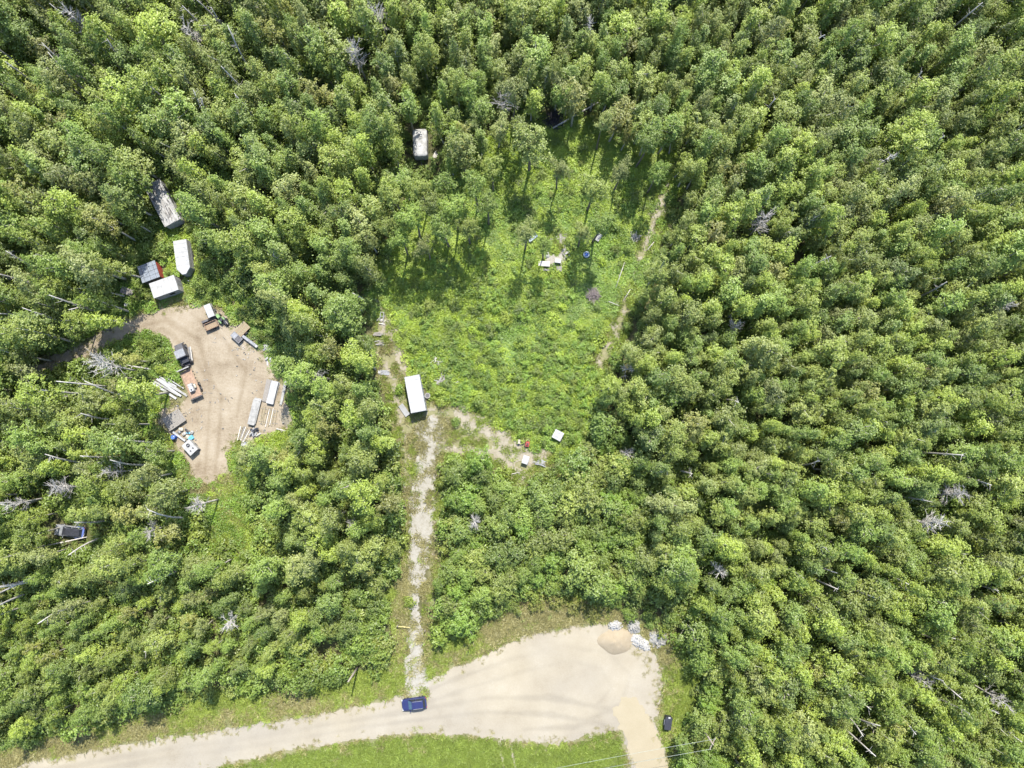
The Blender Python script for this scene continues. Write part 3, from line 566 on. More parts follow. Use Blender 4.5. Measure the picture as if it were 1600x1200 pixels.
for i, (px, py, h, sp, nb, lab) in enumerate(DEAD):
    w = P(px, py, h * .82); t = thing('dead_tree', lab, 'dead tree', (w.x, w.y, 0), 0, 'bare dead trees')
    a, c = dead_tree(100 + i, h, sp * 1.15, int(nb * 1.5), 8); a.build('trunk', M_DEAD, t, True); c.build('bare_branches', M_DEADB if i % 3 else M_DEAD, t)
SN_ = {}
for i, (px, py, h) in enumerate(SNAG):
    w = P(px, py); rs = random.Random(i); g = B(); dx, dy = rs.gauss(0, .9), rs.gauss(0, .9)
    g.tube([(dx * t * t, dy * t * t, h * t - .1) for t in (0, .25, .5, .75, 1)], [.18, .165, .14, .11, .06], 7)
    zn = 'in the upper left wood' if py < 300 and px < 700 else 'in the wood left of the dirt yard' if px < 400 and py < 800 else 'in the lower left wood' if px < 700 else 'in the wood on the right'
    mk = sorted((math.hypot(px - mx, py - my), nm) for nm, mx, my in MARKS)[0][1]; SN_[mk] = SN_.get(mk, 0) + 1; n0 = sum(1 for q in SNAG[:i] if sorted((math.hypot(q[0] - mx, q[1] - my), nm) for nm, mx, my in MARKS)[0][1] == mk)
    t = thing('dead_snag', ['', 'second ', 'third ', 'fourth ', 'fifth ', 'sixth ', 'seventh ', 'eighth ', 'ninth ', 'tenth ', 'eleventh ', 'twelfth ', 'thirteenth ', 'fourteenth ', 'fifteenth ', 'sixteenth ', 'seventeenth '][min(n0, 16)] + 'bare pale poplar pole near ' + mk, 'dead tree', w, rs.random() * 6.28, 'bare poles ' + zn)
    g.build('trunk', M_DEAD, t, True); q = B()
    for j in range(6):
        z = h * rs.uniform(.55, .98); a = rs.uniform(0, 6.28); t0 = z / h; p0 = Vector((dx * t0 * t0, dy * t0 * t0, z)); q.tube([p0, p0 + Vector((math.cos(a), math.sin(a), .6)) * rs.uniform(.4, 1.1)], [.035, .01], 4)
    q.build('bare_branches', M_DEAD, t)

# ------------------------------------------------------------------ low vegetation
def small_coll(name, meshes):
    c = bpy.data.collections.new(name)
    for i, me_ in enumerate(meshes): c.objects.link(bpy.data.objects.new('%s_%02d' % (name, i), me_))
    return c
def patch(m, Rr, h, n_, ls):
    a = rng.random(n_) * 6.283; r_ = Rr * np.sqrt(rng.random(n_)); x, y = r_ * np.cos(a), r_ * np.sin(a)
    bump = fbm(x + rng.random() * 50, y, .75, 2) + .5
    z = h * (.25 + bump * .9) * (1.05 - .6 * (r_ / Rr) ** 2) * rng.uniform(.6, 1.1, n_)
    N = rng.normal(size=(n_, 3)) * .5 + np.array([0, 0, 1.0])
    return leaf_mesh('plants', np.stack([x, y, z], 1), N, ls * rng.uniform(.6, 1.4, n_), np.clip(bump * .9 + rng.normal(size=n_) * .18, 0, 1), m)
cover = small_coll('cover', [patch(M_COVER, 1.2, .75, 190, .25) for _ in range(4)] + [patch(M_COVER2, 1.2, .9, 190, .25) for _ in range(3)])
def bushmesh(m, Rr, h, nb=22, nl=24):
    C, N, S, T_, g = bush('b', m, Rr, h, nb, nl); return leaf_mesh('bush', C, N, S, T_, m, extra=(g.v, g.f, M_BARKD))
under = small_coll('under', [bushmesh(M_UNDER, 1.1, 1.7), bushmesh(M_UNDER, .9, 2.3), bushmesh(LEAF['mid green'], 1.0, 1.6), bushmesh(LEAF['deep green'], 1.1, 1.9), bushmesh(LEAF['olive green'], .9, 1.4)])
brushc = small_coll('brush', [bushmesh(M_COVER2, 1.2, 1.3), bushmesh(LEAF['bright green'], 1.1, 1.6), bushmesh(M_COVER, 1.2, 1.2), bushmesh(LEAF['deep green'], 1.0, 1.5)])
def tuft(m, n_, Rr, h, w):
    a = rng.random(n_) * 6.283; r_ = Rr * np.sqrt(rng.random(n_)); base = np.stack([r_ * np.cos(a), r_ * np.sin(a), 0 * r_], 1)
    hz = h * rng.uniform(.4, 1.1, n_); tip = base + np.stack([rng.normal(size=n_) * .9 * hz, rng.normal(size=n_) * .9 * hz, hz * .8], 1)
    sd_ = rng.normal(size=(n_, 3)) * [1, 1, .1]; sd_ /= np.linalg.norm(sd_, axis=1, keepdims=True); sd_ *= w
    mid = (base + tip) / 2 + [0, 0, .06]
    vv = np.stack([base - sd_ * .5, base + sd_ * .5, mid + sd_ * .5, tip, mid - sd_ * .5], 1).reshape(-1, 3)
    me_ = bpy.data.meshes.new('tuft'); me_.from_pydata(vv.tolist(), [], np.arange(n_ * 5).reshape(-1, 5).tolist()); me_.update(); me_.materials.append(m)
    grid_attr(me_, 'tint', np.repeat(rng.random(n_), 5)); return me_
grass = small_coll('grass', [tuft(M_GRASS, 60, .5, .45, .08), tuft(M_GRASS, 60, .55, .35, .08), tuft(M_DRY, 55, .5, .5, .06), tuft(M_DRY, 55, .55, .4, .06), tuft(M_LAWN, 70, .6, .22, .07), tuft(M_LAWN, 70, .6, .3, .07)])
def uni(n_, b_): return rng.uniform(b_[0], b_[1], n_), rng.uniform(b_[2], b_[3], n_)
def hard(x, y, m_=0.0):
    """how far inside bare ground (road, yard, driveway, tracks) a point lies"""
    d = np.maximum.reduce([sdpoly(x, y, wpoly(ROAD)), sdpoly(x, y, wpoly(YARD)), sdline(x, y, DRIVE), sdline(x, y, YARDW)])
    t = np.full(x.shape, -9.0)
    for T_ in TRACKS: t = np.maximum(t, sdline(x, y, T_))
    return d, t
def r3(n_, t=.12): return np.stack([rng.normal(size=n_) * t, rng.normal(size=n_) * t, rng.uniform(0, 6.283, n_)], 1)
FOOT = [(*P(a_, b_)[:2], 1.0) for a_, b_ in ((246, 594), (256, 600), (266, 607), (276, 613), (286, 618), (250, 604), (262, 612), (272, 619), (258, 592), (272, 602))]            # footprints (x, y, r) of things on the ground, filled in below, plants keep off them
def off_foot(x, y):
    ok_ = np.ones(x.shape, bool)
    for fx, fy, fr in FOOT: ok_ &= np.hypot(x - fx, y - fy) > fr
    return ok_
def low_vegetation():
    # leafy ground cover of the clearing and strip
    w = wpoly(CLEAR); b_ = bnd(CLEAR, 6); n_ = int((b_[1] - b_[0]) * (b_[3] - b_[2]) * 1.5); x, y = uni(n_, b_)
    d, t = hard(x, y); s = sdpoly(x, y, w)
    ok_ = (s + 6 * fbm(x, y, 6) > -1.5) & (d < -.7) & (t + 3.2 * fbm(x, y, 1.8) < -.15) & off_foot(x, y) & (fbm(x, y, 3.0, 3) > -.24)
    b2 = bnd(OPEN[0], 5); x2, y2 = uni(3600, b2)
    d2, t2 = hard(x2, y2); ok2 = (sdpoly(x2, y2, wpoly(OPEN[0])) > -5) & (d2 + 1.5 * fbm(x2, y2, 2) < -.3) & off_foot(x2, y2)
    x = np.concatenate([x[ok_], x2[ok2]]); y = np.concatenate([y[ok_], y2[ok2]]); n_ = len(x)
    low = np.clip(.75 + 1.1 * fbm(x, y, 7, 3), .35, 1.4)
    idx = np.where(fbm(x, y, 8, 3) + rng.normal(size=n_) * .1 + .004 * (y - 20) > 0, rng.integers(0, 4, n_), rng.integers(4, 7, n_)); s = rng.uniform(.6, 1.15, n_)
    gn_scatter('ground_cover', cover, np.stack([x, y, 0 * x], 1), r3(n_), np.stack([s, s, s * low], 1), idx, 'low bright yellow-green leafy plants carpeting the clearing')
    x, y = uni(3400, bnd(CLEAR, 0)); d, t = hard(x, y)
    ok_ = (sdpoly(x, y, w) > -1) & (d < -1) & (t < -.8) & off_foot(x, y) & off_foot(x + .7, y) & off_foot(x - .7, y) & off_foot(x, y - .8) & off_foot(x, y + .8) & (fbm(x, y, 7, 3) + .12 * rng.normal(size=len(x)) + np.where(y < 16, .12, -.12) > .04); x, y = x[ok_], y[ok_]; n_ = len(x); s = rng.uniform(.45, 1.1, n_)
    gn_scatter('clearing_brush', brushc, np.stack([x, y, 0 * x], 1), r3(n_), np.stack([s, s, s * rng.uniform(.6, 1.0, n_)], 1), rng.integers(0, 4, n_), 'knee-high leafy brush in uneven patches over the clearing')
    # undergrowth below the forest and around openings
    x, y = uni(24000, (-108, 108, -88, 100)); d, t = hard(x, y); px, py = W2P(x, y, 0 * x)
    bad = inpoly(px, py, ISLAND) | inpoly(px, py, VERGE_L) | inpoly(px, py, VERGE_R) | inpoly(px, py, STRIP) | inpoly(px, py, SHEDGRASS) | (inpoly(px, py, CLEAR) & (rng.random(len(x)) > .05))
    ok_ = ~bad & (d < -1.0) & (t < -.9) & off_foot(x, y); x, y = x[ok_], y[ok_]; n_ = len(x); px, py = px[ok_], py[ok_]; s = np.where(np.maximum(sdpoly(x, y, wpoly(CLEAR)), np.maximum(sdpoly(x, y, wpoly(YARD)), sdpoly(x, y, wpoly(ROAD)))) < -5, rng.uniform(.9, 2.0, n_), rng.uniform(.55, 1.2, n_))
    md = np.full(n_, 9.0)
    for fx, fy, fr in FOOT: md = np.minimum(md, np.hypot(x - fx, y - fy) - fr)
    s = np.minimum(s, .3 + np.maximum(md, 0) * .42)
    gn_scatter('undergrowth', under, np.stack([x, y, 0 * x], 1), r3(n_), np.stack([s, s, s * rng.uniform(.7, 1.2, n_)], 1), rng.integers(0, 5, n_), 'leafy shrub undergrowth between the forest trunks')
    # grass of the verges, island, yard rims and driveway shoulders
    x, y = uni(150000, (-95, 60, -82, 45)); px, py = W2P(x, y, 0 * x); d, t = hard(x, y)
    isl = inpoly(px, py, ISLAND); vl = inpoly(px, py, VERGE_L); vr = inpoly(px, py, VERGE_R)
    rim = (np.abs(d) < 1.6) | (np.abs(t) < 1.2); yard_ = inpoly(px, py, STRIP) | inpoly(px, py, SHEDGRASS)
    edge = -d + 1.6 * fbm(x, y, 1.6)
    ok_ = (isl | vl | vr | yard_ | (rim & (rng.random(len(x)) < .45))) & (edge > .0) & (t + 2.6 * fbm(x, y, 1.5) < .35) & off_foot(x, y)
    fringe = (d > 0) & (d < 3.2) & inpoly(px, py, [(985, 1000), (1050, 1000), (1050, 1130), (1015, 1110), (1000, 1060), (975, 1030)]) & (rng.random(len(x)) < .4)
    fringe |= (d > 0) & (d < 1.3) & (fbm(x, y, 2.0, 3) > -.02) & (rng.random(len(x)) < .4)
    fringe |= (t > 0) & (d < 0) & (fbm(x, y, 1.3, 3) > .06) & (rng.random(len(x)) < .35) & off_foot(x, y)
    for T_ in RUT: ok_ &= sdline(x, y, T_) < .05
    inside = (d > .1) & (fbm(x, y, 2.5, 4) > .1) & (sdline(x, y, DRIVE) > -.2) & (rng.random(len(x)) < .5)
    ok_ |= inside | fringe
    x, y, d, isl, vr, px, py = x[ok_], y[ok_], d[ok_], isl[ok_], vr[ok_], px[ok_], py[ok_]; n_ = len(x)
    tan = fbm(x, y, 6, 4) + rng.normal(size=n_) * .14 + np.where(isl, -.3, 0) + np.where(vr & (py < 1000) & (px > 740), .25, 0) + np.where(d > -2.6, .16, 0) + np.where(d > 0, .2, 0) + np.where((px < 640) & (d > -4) & ~isl, .12, 0)
    idx = np.where(tan > .2, rng.integers(2, 4, n_), np.where(isl, rng.integers(4, 6, n_), np.where(rng.random(n_) < .35, rng.integers(4, 6, n_), rng.integers(0, 2, n_)))); s = rng.uniform(.5, 1.2, n_)
    gn_scatter('verge_grass', grass, np.stack([x, y, 0 * x], 1), r3(n_, .1), np.stack([s, s, s], 1) * np.where((d > -.2) & (sdline(x, y, DRIVE) < -.5), .5, 1.0)[:, None], idx, 'green and straw-coloured grass along the road, driveway and yard')
BUSH_M = [('green', LEAF['bright green']), ('yellowish', LEAF['yellow-green']), ('olive', LEAF['olive green']), ('deep green', LEAF['deep green']), ('tan', LEAF['rusty green'])]
BUSHES = [(722, 455, 1.7, 0), (750, 462, 1.6, 0), (772, 480, 1.9, 0), (740, 490, 1.5, 3), (800, 470, 1.5, 0), (790, 500, 1.7, 1), (820, 495, 1.5, 0), (850, 480, 1.4, 0), (700, 505, 1.3, 0), (765, 520, 1.5, 3), (640, 460, 1.6, 0), (660, 445, 1.5, 1), (860, 520, 1.4, 1), (835, 560, 1.3, 0), (890, 560, 1.4, 0), (880, 610, 1.3, 1), (915, 520, 1.5, 0), (905, 600, 1.4, 0), (955, 600, 2, 0), (965, 560, 2.0, 0), (520, 1030, 2, 1), (556, 1018, 3, 0), (598, 1032, 2.2, 1), (584, 1002, 2.4, 0), (470, 1044, 2, 2), (430, 1060, 1.8, 0), (380, 1066, 1.7, 0), (330, 1076, 1.8, 2), (285, 1088, 1.6, 0), (245, 1098, 1.9, 0), (690, 985, 2.2, 3), (706, 962, 2, 0), (738, 962, 2.2, 0), (775, 935, 2.2, 0), (1058, 1000, 2, 0), (1072, 1040, 1.9, 1), (1092, 1078, 2, 2), (1078, 1122, 1.9, 0), (1100, 1150, 2, 3), (1035, 985, 1.6, 1), (866, 932, 2.3, 4), (895, 945, 2.1, 4), (838, 940, 2, 4), (922, 955, 1.7, 4), (805, 948, 1.8, 2), (640, 940, 1.1, 1), (700, 730, 1.6, 0), (735, 720, 1.5, 0), (790, 740, 1.6, 1), (905, 745, 1.8, 1), (940, 700, 1.8, 0), (945, 745, 2, 0), (245, 530, 1.4, 0), (248, 560, 1.3, 1), (255, 580, 1.4, 1), (410, 705, 1.5, 0), (160, 1125, 1.6, 0), (110, 1140, 1.8, 1), (50, 1155, 1.7, 3), (985, 960, 1.8, 0), (1010, 955, 1.6, 0), (624, 610, .9, 0), (712, 660, .8, 0), (690, 628, 1.0, 1)]
def bushes():
    BL, buck = {}, {}
    marks = [q for q in MARKS if 'tree' not in q[0] and 'edge' not in q[0] and 'corner' not in q[0]] + [('the plank heap by the container', 689, 594), ('the timber bench', 850, 413), ('the bottom left corner', 0, 1150), ('the red machine', 824, 694), ('the grey board deck', 271, 655), ('the long siding stack', 262, 606)]
    for i, (px, py, s, k_) in enumerate(BUSHES):
        d_ = sorted((math.hypot(px - mx, py - my), nm, mx, my) for nm, mx, my in marks)[0]
        side = ('above' if py < d_[3] else 'below') if abs(py - d_[3]) > abs(px - d_[2]) else ('left of' if px < d_[2] else 'right of')
        buck.setdefault((k_, side, d_[1]), []).append((d_[0], i))
    for (k_, side, nm), L_ in buck.items():
        for q, (_, i) in enumerate(sorted(L_)): BL[i] = ('%s%s bush %s %s' % ('' if len(L_) == 1 else ORD[min(q, 7)] + ' ', ['rounded green', 'yellowish', 'olive', 'deep green', 'tan willow'][k_], side, nm), 'bushes around ' + nm)
    for i, (px, py, s, k_) in enumerate(BUSHES):
        nm, m_ = BUSH_M[k_]; w = P(px, py)
        C, N, S, T_, g = bush('b', m_, .9 * s / 1.2 + .2, 1.0 * s, 34, 26)
        lab, zn = BL[i]
        t = thing('bush', lab, 'bush', w, random.random() * 6.28, zn)
        link(bpy.data.objects.new('foliage', leaf_mesh('foliage', C, N, S, T_, m_)), t); g.build('stem', M_BARKD, t)
# ------------------------------------------------------------------ things
M_WHITE = mat('white_paint', (.255, .255, .252), (.185, .185, .178), .5, 1.1, lo=.3, hi=.52)
M_WHITED = mat('white_dirty', (.225, .222, .21), (.13, .127, .12), .7, 1.6, lo=.3, hi=.6)
M_WROOF = mat('weathered_roof', (.255, .25, .24), (.045, .043, .042), .8, 1.2, lo=.36, hi=.54, stretch=(.55, 2.2, 1))
M_CAMP = mat('stained_camper_skin', (.26, .26, .25), (.115, .112, .105), .6, 1.1, lo=.34, hi=.6)
M_GREYM = mat('grey_metal', (.22, .225, .23), (.14, .14, .145), .5, 2, .3)
M_GREYW = mat('grey_wood', (.20, .185, .165), (.12, .108, .095), .9, 3, stretch=(1, 6, 1))
M_WOOD = mat('raw_wood', (.22, .165, .11), (.15, .11, .07), .85, 3, stretch=(1, 6, 1))
M_TAN = mat('pale_lumber', (.21, .178, .115), (.15, .125, .08), .85, 3)
M_BROWN = mat('brown_deck', (.26, .175, .12), (.16, .11, .08), .9, 3)
M_DARK = mat('black_rubber', (.022, .022, .024), (.014, .014, .015), .8)
M_BLK = mat('black_plastic', (.025, .026, .034), (.016, .017, .02), .45)
M_STEEL = mat('dark_steel', (.09, .09, .095), (.055, .05, .05), .6, 3, .3)
M_CHAR = mat('charred_wood', (.05, .045, .05), (.018, .017, .019), .9)
M_TWIG = mat('brush_twigs', (.20, .165, .15), (.10, .085, .085), .9)
M_BLUE = mat('blue_car_paint', (.018, .022, .070), (.015, .018, .058), .3, 1)
M_BLUE2 = mat('faded_blue_paint', (.07, .10, .26), (.05, .07, .18), .5, 1.5)
M_SILV = mat('silver_paint', (.17, .175, .18), (.11, .115, .12), .4, 2)
M_GLASS = mat('dark_glass', (.018, .022, .028), None, .08)
M_GLASSL = mat('blue_reflection_glass', (.05, .09, .13), None, .06)  # windshield glass with its light-blue reflection put into the base colour
M_RED = mat('red_paint', (.24, .04, .03), (.17, .03, .025), .5, 2)
M_LAMP = mat('lamp_lens', (.55, .55, .52), None, .2)
M_TAIL = mat('tail_lens', (.30, .02, .02), None, .25)
M_BLROOF = mat('blue_grey_steel', (.17, .19, .215), (.12, .135, .155), .5, 2, .2)
M_TEAL = mat('teal_tarp', (.10, .30, .40), (.06, .2, .28), .6, 2)
M_TARPB = mat('blue_tarp', (.05, .12, .38), (.03, .08, .26), .6, 2)
M_GREEN = mat('green_machine', (.16, .26, .10), (.08, .14, .05), .6, 2)
M_CREAM = mat('cream_plastic', (.34, .31, .24), (.27, .245, .19), .6, 2)
M_STONE = mat('pale_stone', (.225, .218, .20), (.15, .145, .13), .9, 4, bump=.3)
M_STONEW = mat('white_stone', (.31, .30, .28), (.20, .195, .18), .9, 4, bump=.3)
M_POLE = mat('pole_wood', (.24, .20, .155), (.15, .125, .10), .9, 3, stretch=(4, 4, .6))
M_WIRE = mat('wire', (.22, .24, .20), None, .5)
M_YEL = mat('yellow_bar', (.45, .38, .16), None, .6)
M_PBLUE = mat('pale_blue_paint', (.25, .29, .31), (.19, .22, .24), .7, 2)
def rrect(hl_, hw_, r, n_=5):
    o_ = []
    for cx, cy, a0 in ((hl_ - r, hw_ - r, 0), (-hl_ + r, hw_ - r, 90), (-hl_ + r, -hw_ + r, 180), (hl_ - r, -hw_ + r, 270)):
        for i in range(n_): q = R(a0 + 90 * i / (n_ - 1)); o_.append((cx + r * math.cos(q), cy + r * math.sin(q)))
    return o_
def foot(t, r):
    if r < 1.7: FOOT.append((t.location.x, t.location.y, r * .85)); return
    a_ = t.rotation_euler.z; k_ = 3 if r < 3 else 5
    for i in range(k_):
        q = (r - 1.1) * (2 * i / (k_ - 1) - 1); FOOT.append((t.location.x + q * math.cos(a_), t.location.y + q * math.sin(a_), 1.25))
def part(t, name, m, boxes, smooth=False):
    g = B()
    for b_ in boxes: g.box(*b_) if not isinstance(b_[-1], dict) else g.box(*b_[:-1], **b_[-1])
    return g.build(name, m, t, smooth)
def wheel(t, x, y, z, r, w=.2, m=None):
    o = B().cyl((x, y, z), r, w, 'Y', 16).build('wheel', M_DARK, t); B().cyl((x, y, z), r * .58, w + .02, 'Y', 12).build('rim', m or M_GREYM, o); return o

# -- white shipping container
c, a, L = axis((643.5, 588), (653.7, 642.5), 2.6)
t = thing('shipping_container', 'white steel shipping container at the top of the gravel driveway', 'container', c, a); foot(t, 3.1)
hl, hw = 3.03, 1.25
part(t, 'floor_frame', M_STEEL, [((0, 0, .16), (6.0, 2.4, .2))])
for s in (-1, 1):
    g = B(); pr = []
    nrib = 44
    for i in range(nrib + 1):
        x = -hl + .1 + (2 * hl - .2) * i / nrib; pr.append((x, s * (hw - (.045 if i % 4 in (1, 2) else .01))))
    vv = [(x, y, z) for x, y in pr for z in (.26, 2.5)]
    g.add(vv, [(2 * i, 2 * i + 2, 2 * i + 3, 2 * i + 1) for i in range(nrib)]); g.build('side_wall', M_WHITE, t)
g = B(); nr = 30
vv = [(-hl + .08 + (2 * hl - .16) * i / nr, y, 2.555 + (.022 if i % 2 else 0)) for i in range(nr + 1) for y in (-hw + .06, hw - .06)]
g.add(vv, [(2 * i, 2 * i + 2, 2 * i + 3, 2 * i + 1) for i in range(nr)]); g.build('roof', M_WHITE, t)
part(t, 'top_rail', M_WHITE, [((0, s * (hw - .03), 2.55), (6.06, .07, .11)) for s in (-1, 1)] + [((s * (hl - .035), 0, 2.55), (.07, 2.36, .11)) for s in (-1, 1)])
for sx in (-1, 1):
    for sy in (-1, 1): part(t, 'corner_post', M_WHITE, [((sx * (hl - .06), sy * (hw - .06), 1.3), (.13, .13, 2.58))])
part(t, 'end_wall', M_WHITE, [((-hl + .06, 0, 1.38), (.05, 2.3, 2.2))])
for s in (-1, 1):
    d = part(t, 'door', M_WHITE, [((hl - .05, s * .58, 1.38), (.06, 1.13, 2.2))])
    for k_ in (.25, .75): B().cyl((hl + .0, s * .58 + (k_ - .5) * .8, 1.38), .025, 2.2, 'Z', 8).build('lock_rod', M_GREYM, d)
# -- leaning white panel and round tub next to it
w = P(632, 641); t = thing('plywood_board', 'loose white board lying against the lower left corner of the container', 'board', w, R(-55)); foot(t, 1)
part(t, 'panel', M_WHITE, [((0, 0, .38), (2.2, .95, .05), 0, R(18))]); part(t, 'batten', M_GREYW, [((x, .1, .26), (.1, .9, .07), 0, R(18)) for x in (-.8, .8)])
w = P(668.5, 618.5); t = thing('round_tub', 'pale round tub beside the right wall of the container', 'tub', w); foot(t, .6)
B().cyl((0, 0, .3), .36, .6, 'Z', 16, .44).build('bowl', M_CREAM, t); B().torus((0, 0, .6), .44, .04).build('rim', M_WHITED, t); B().cyl((0, 0, .607), .37, .01).build('water', M_STEEL, t)

# -- heaps of boards
def heap(name, lab, px, py, n_, ln, wd, sp, mats, a0, da, seed, h=.5, cat='wood pile', grp=None, nm='plank'):
    rs = random.Random(seed); t = thing(name, lab, cat, P(px, py), 0, grp); foot(t, sp * .9)
    for i in range(n_):
        L_ = ln * rs.uniform(.6, 1.1); part(t, nm, mats[i % len(mats)], [((rs.uniform(-sp, sp) * .6, rs.uniform(-sp, sp) * .6, .06 + h * (i / n_) + rs.random() * .03), (L_, wd * rs.uniform(.8, 1.2), .045), R(a0 + rs.gauss(0, da)), rs.gauss(0, .06), rs.gauss(0, .06))])
    return t
heap('plank_pile', 'heap of grey weathered planks right of the container', 689, 594, 16, 1.5, .16, 1.0, [M_GREYW, M_STONE], 20, 50, 1)
heap('plank_pile', 'looser heap of grey broken boards above the plank heap right of the container', 684, 566, 14, 1.3, .1, 1.1, [M_GREYW, M_DEAD], 60, 60, 2, .35)
heap('plank_pile', 'scattered pale boards half grown over, right of the plank heap', 712, 595, 9, 1.3, .12, 1.3, [M_DEAD, M_GREYW], 0, 60, 3, .15)
heap('pallet_stack', 'grey slatted pallets along the dirt track above the container', 592, 522, 10, 1.35, .22, .4, [M_GREYW], 0, 5, 4, .5, 'pallet')
heap('pallet_stack', 'grey boards lying on the track below the slatted pallets', 593, 536, 7, 1.3, .2, .7, [M_GREYW, M_STONE], 5, 8, 5, .3, 'pallet')
heap('plank_pile', 'pale scattered boards where the track enters the trees', 596, 503, 7, 1.0, .14, 1.0, [M_DEAD, M_GREYW], 70, 50, 6, .2)
heap('plank_pile', 'small heap of junk boards beside the two white boxes, upper left', 770, 588, 5, .9, .1, .6, [M_DEAD], 30, 50, 7, .2)
heap('debris_heap', 'grey brush and boards at the left end of the dry soil below the clearing', 755, 712, 12, 1.4, .06, 1.1, [M_DEAD, M_DEADB], 30, 60, 8, .3, 'debris', None, 'stick')
w = P(597.5, 495); t = thing('storage_rack', 'small white open rack on the track at the forest edge', 'rack', w, R(85)); foot(t, .6)
part(t, 'side', M_WHITE, [((0, s * .28, .35), (1.5, .06, .5)) for s in (-1, 1)]); part(t, 'crossbar', M_WHITE, [((x, 0, .5), (.06, .5, .06)) for x in (-.7, 0, .7)])
w = P(600, 582); t = thing('metal_sheet', 'flat grey-white metal sheet on the track left of the container', 'sheet', w, R(-4)); foot(t, 1)
g = B(); g.add([(-.95 + 1.9 * i / 20, y, .12 + .03 * (i % 2)) for i in range(21) for y in (-.4, .4)], [(2 * i, 2 * i + 2, 2 * i + 3, 2 * i + 1) for i in range(20)]); g.build('sheet', M_GREYM, t)
part(t, 'skid', M_GREYW, [((x, 0, .05), (.1, .8, .1)) for x in (-.7, .7)]); part(t, 'end_panel', M_WHITE, [((-.75, .05, .2), (.45, .5, .03))])

# -- blue car
def car(t, body, hood, roofm, L=4.3, W=1.8, H=1.52, glass=M_GLASS, rails=True, tail=None):
    k_ = L / 4.3; wz = W / 2
    def ring(x, hw_, z0, z1): return [(x, -hw_ * .93, z0), (x, hw_ * .93, z0), (x, hw_, (z0 + z1) * .5), (x, hw_ * .94, z1 - .04), (x, hw_ * .8, z1), (x, -hw_ * .8, z1), (x, -hw_ * .94, z1 - .04), (x, -hw_, (z0 + z1) * .5)]
    B().loft([ring(x * k_, h_, z0, z1) for x, h_, z0, z1 in ((-2.15, wz * .72, .38, .66), (-2.05, wz * .9, .28, .76), (-1.75, wz * .98, .22, .84))]).build('front_bumper', body, t, False)
    B().loft([ring(x * k_, h_, z0, z1) for x, h_, z0, z1 in ((-1.748, wz * .98, .22, .84), (-.95, wz, .2, .95), (1.2, wz, .2, .98), (1.85, wz * .98, .25, .98), (2.1, wz * .9, .3, .93), (2.16, wz * .78, .4, .85))]).build('body', tail or body, t)
    B().loft([[(x * k_, -y, z - .03), (x * k_, y, z - .03), (x * k_, y * .97, z), (x * k_, -y * .97, z)] for x, y, z in ((-1.98, wz * .7, .80), (-1.5, wz * .78, .93), (-.86, wz * .78, 1.0))]).build('hood', hood, t)
    b0, b1 = [(-.98, .80), (1.95, .78)], [(-.28, .62), (1.62, .60)]
    zb, zt = .955, H - .04
    lo = [(-.98 * k_, -wz * .86, zb), (1.98 * k_, -wz * .84, zb), (1.98 * k_, wz * .84, zb), (-.98 * k_, wz * .86, zb)]; up = [(-.26 * k_, -wz * .68, zt), (1.62 * k_, -wz * .66, zt), (1.62 * k_, wz * .66, zt), (-.26 * k_, wz * .68, zt)]
    B().add(lo + up, [(4, 5, 6, 7), (0, 1, 5, 4), (1, 2, 6, 5), (2, 3, 7, 6), (3, 0, 4, 7)]).build('cabin', body, t)
    def pane(nm, q, m_):
        q = [Vector(p_) for p_ in q]; cc = sum(q, Vector()) / 4; nn = (q[1] - q[0]).cross(q[3] - q[0]).normalized()
        if nn.z < 0: nn = -nn
        B().add([cc + (p_ - cc) * .9 + nn * .012 for p_ in q], [(0, 1, 2, 3)]).build(nm, m_, t)
    pane('windshield', (lo[0], lo[3], up[3], up[0]), glass); pane('rear_window', (lo[1], lo[2], up[2], up[1]), M_GLASS)
    for A, Bq, C_, D in ((lo[0], lo[1], up[1], up[0]), (lo[3], lo[2], up[2], up[3])):
        m0, m1 = Vector(A).lerp(Vector(Bq), .45), Vector(D).lerp(Vector(C_), .42); pane('side_window', (A, m0, m1, D), M_GLASS); pane('side_window', (m0, Bq, C_, m1), M_GLASS)
    B().loft([[(x * k_, -y, H - .045), (x * k_, y, H - .045), (x * k_, y * .9, z), (x * k_, -y * .9, z)] for x, y, z in ((-.28, wz * .67, H - .03), (.3, wz * .69, H + .01), (1.2, wz * .68, H), (1.68, wz * .66, H - .025))]).build('roof', roofm, t)
    if rails:
        for s in (-1, 1): B().tube([(-.15 * k_, s * wz * .64, H + .0), (0, s * wz * .64, H + .06), (1.4 * k_, s * wz * .64, H + .05), (1.55 * k_, s * wz * .64, H - .01)], .025, 6).build('roof_rail', M_GREYM, t)
    for x in (-1.32 * k_, 1.32 * k_):
        for s in (-1, 1): wheel(t, x, s * (wz - .09), .33, .33, .22)
    for s in (-1, 1):
        part(t, 'headlight', M_LAMP, [((-1.99 * k_, s * wz * .72, .68), (.2, .34, .13))]); part(t, 'tail_light', M_TAIL, [((2.12 * k_, s * wz * .76, .78), (.1, .26, .16))])
        part(t, 'mirror', body, [((-.72 * k_, s * (wz + .09), 1.0), (.14, .2, .13))])
c, a, L = axis((627.8, 1102.5), (666, 1097.5), .8)
t = thing('blue_car', 'dark blue hatchback car parked on the pale gravel road', 'car', c, a); car(t, M_BLUE, M_BLUE, M_BLUE, L * 1.0, 1.85, 1.58, M_GLASSL)
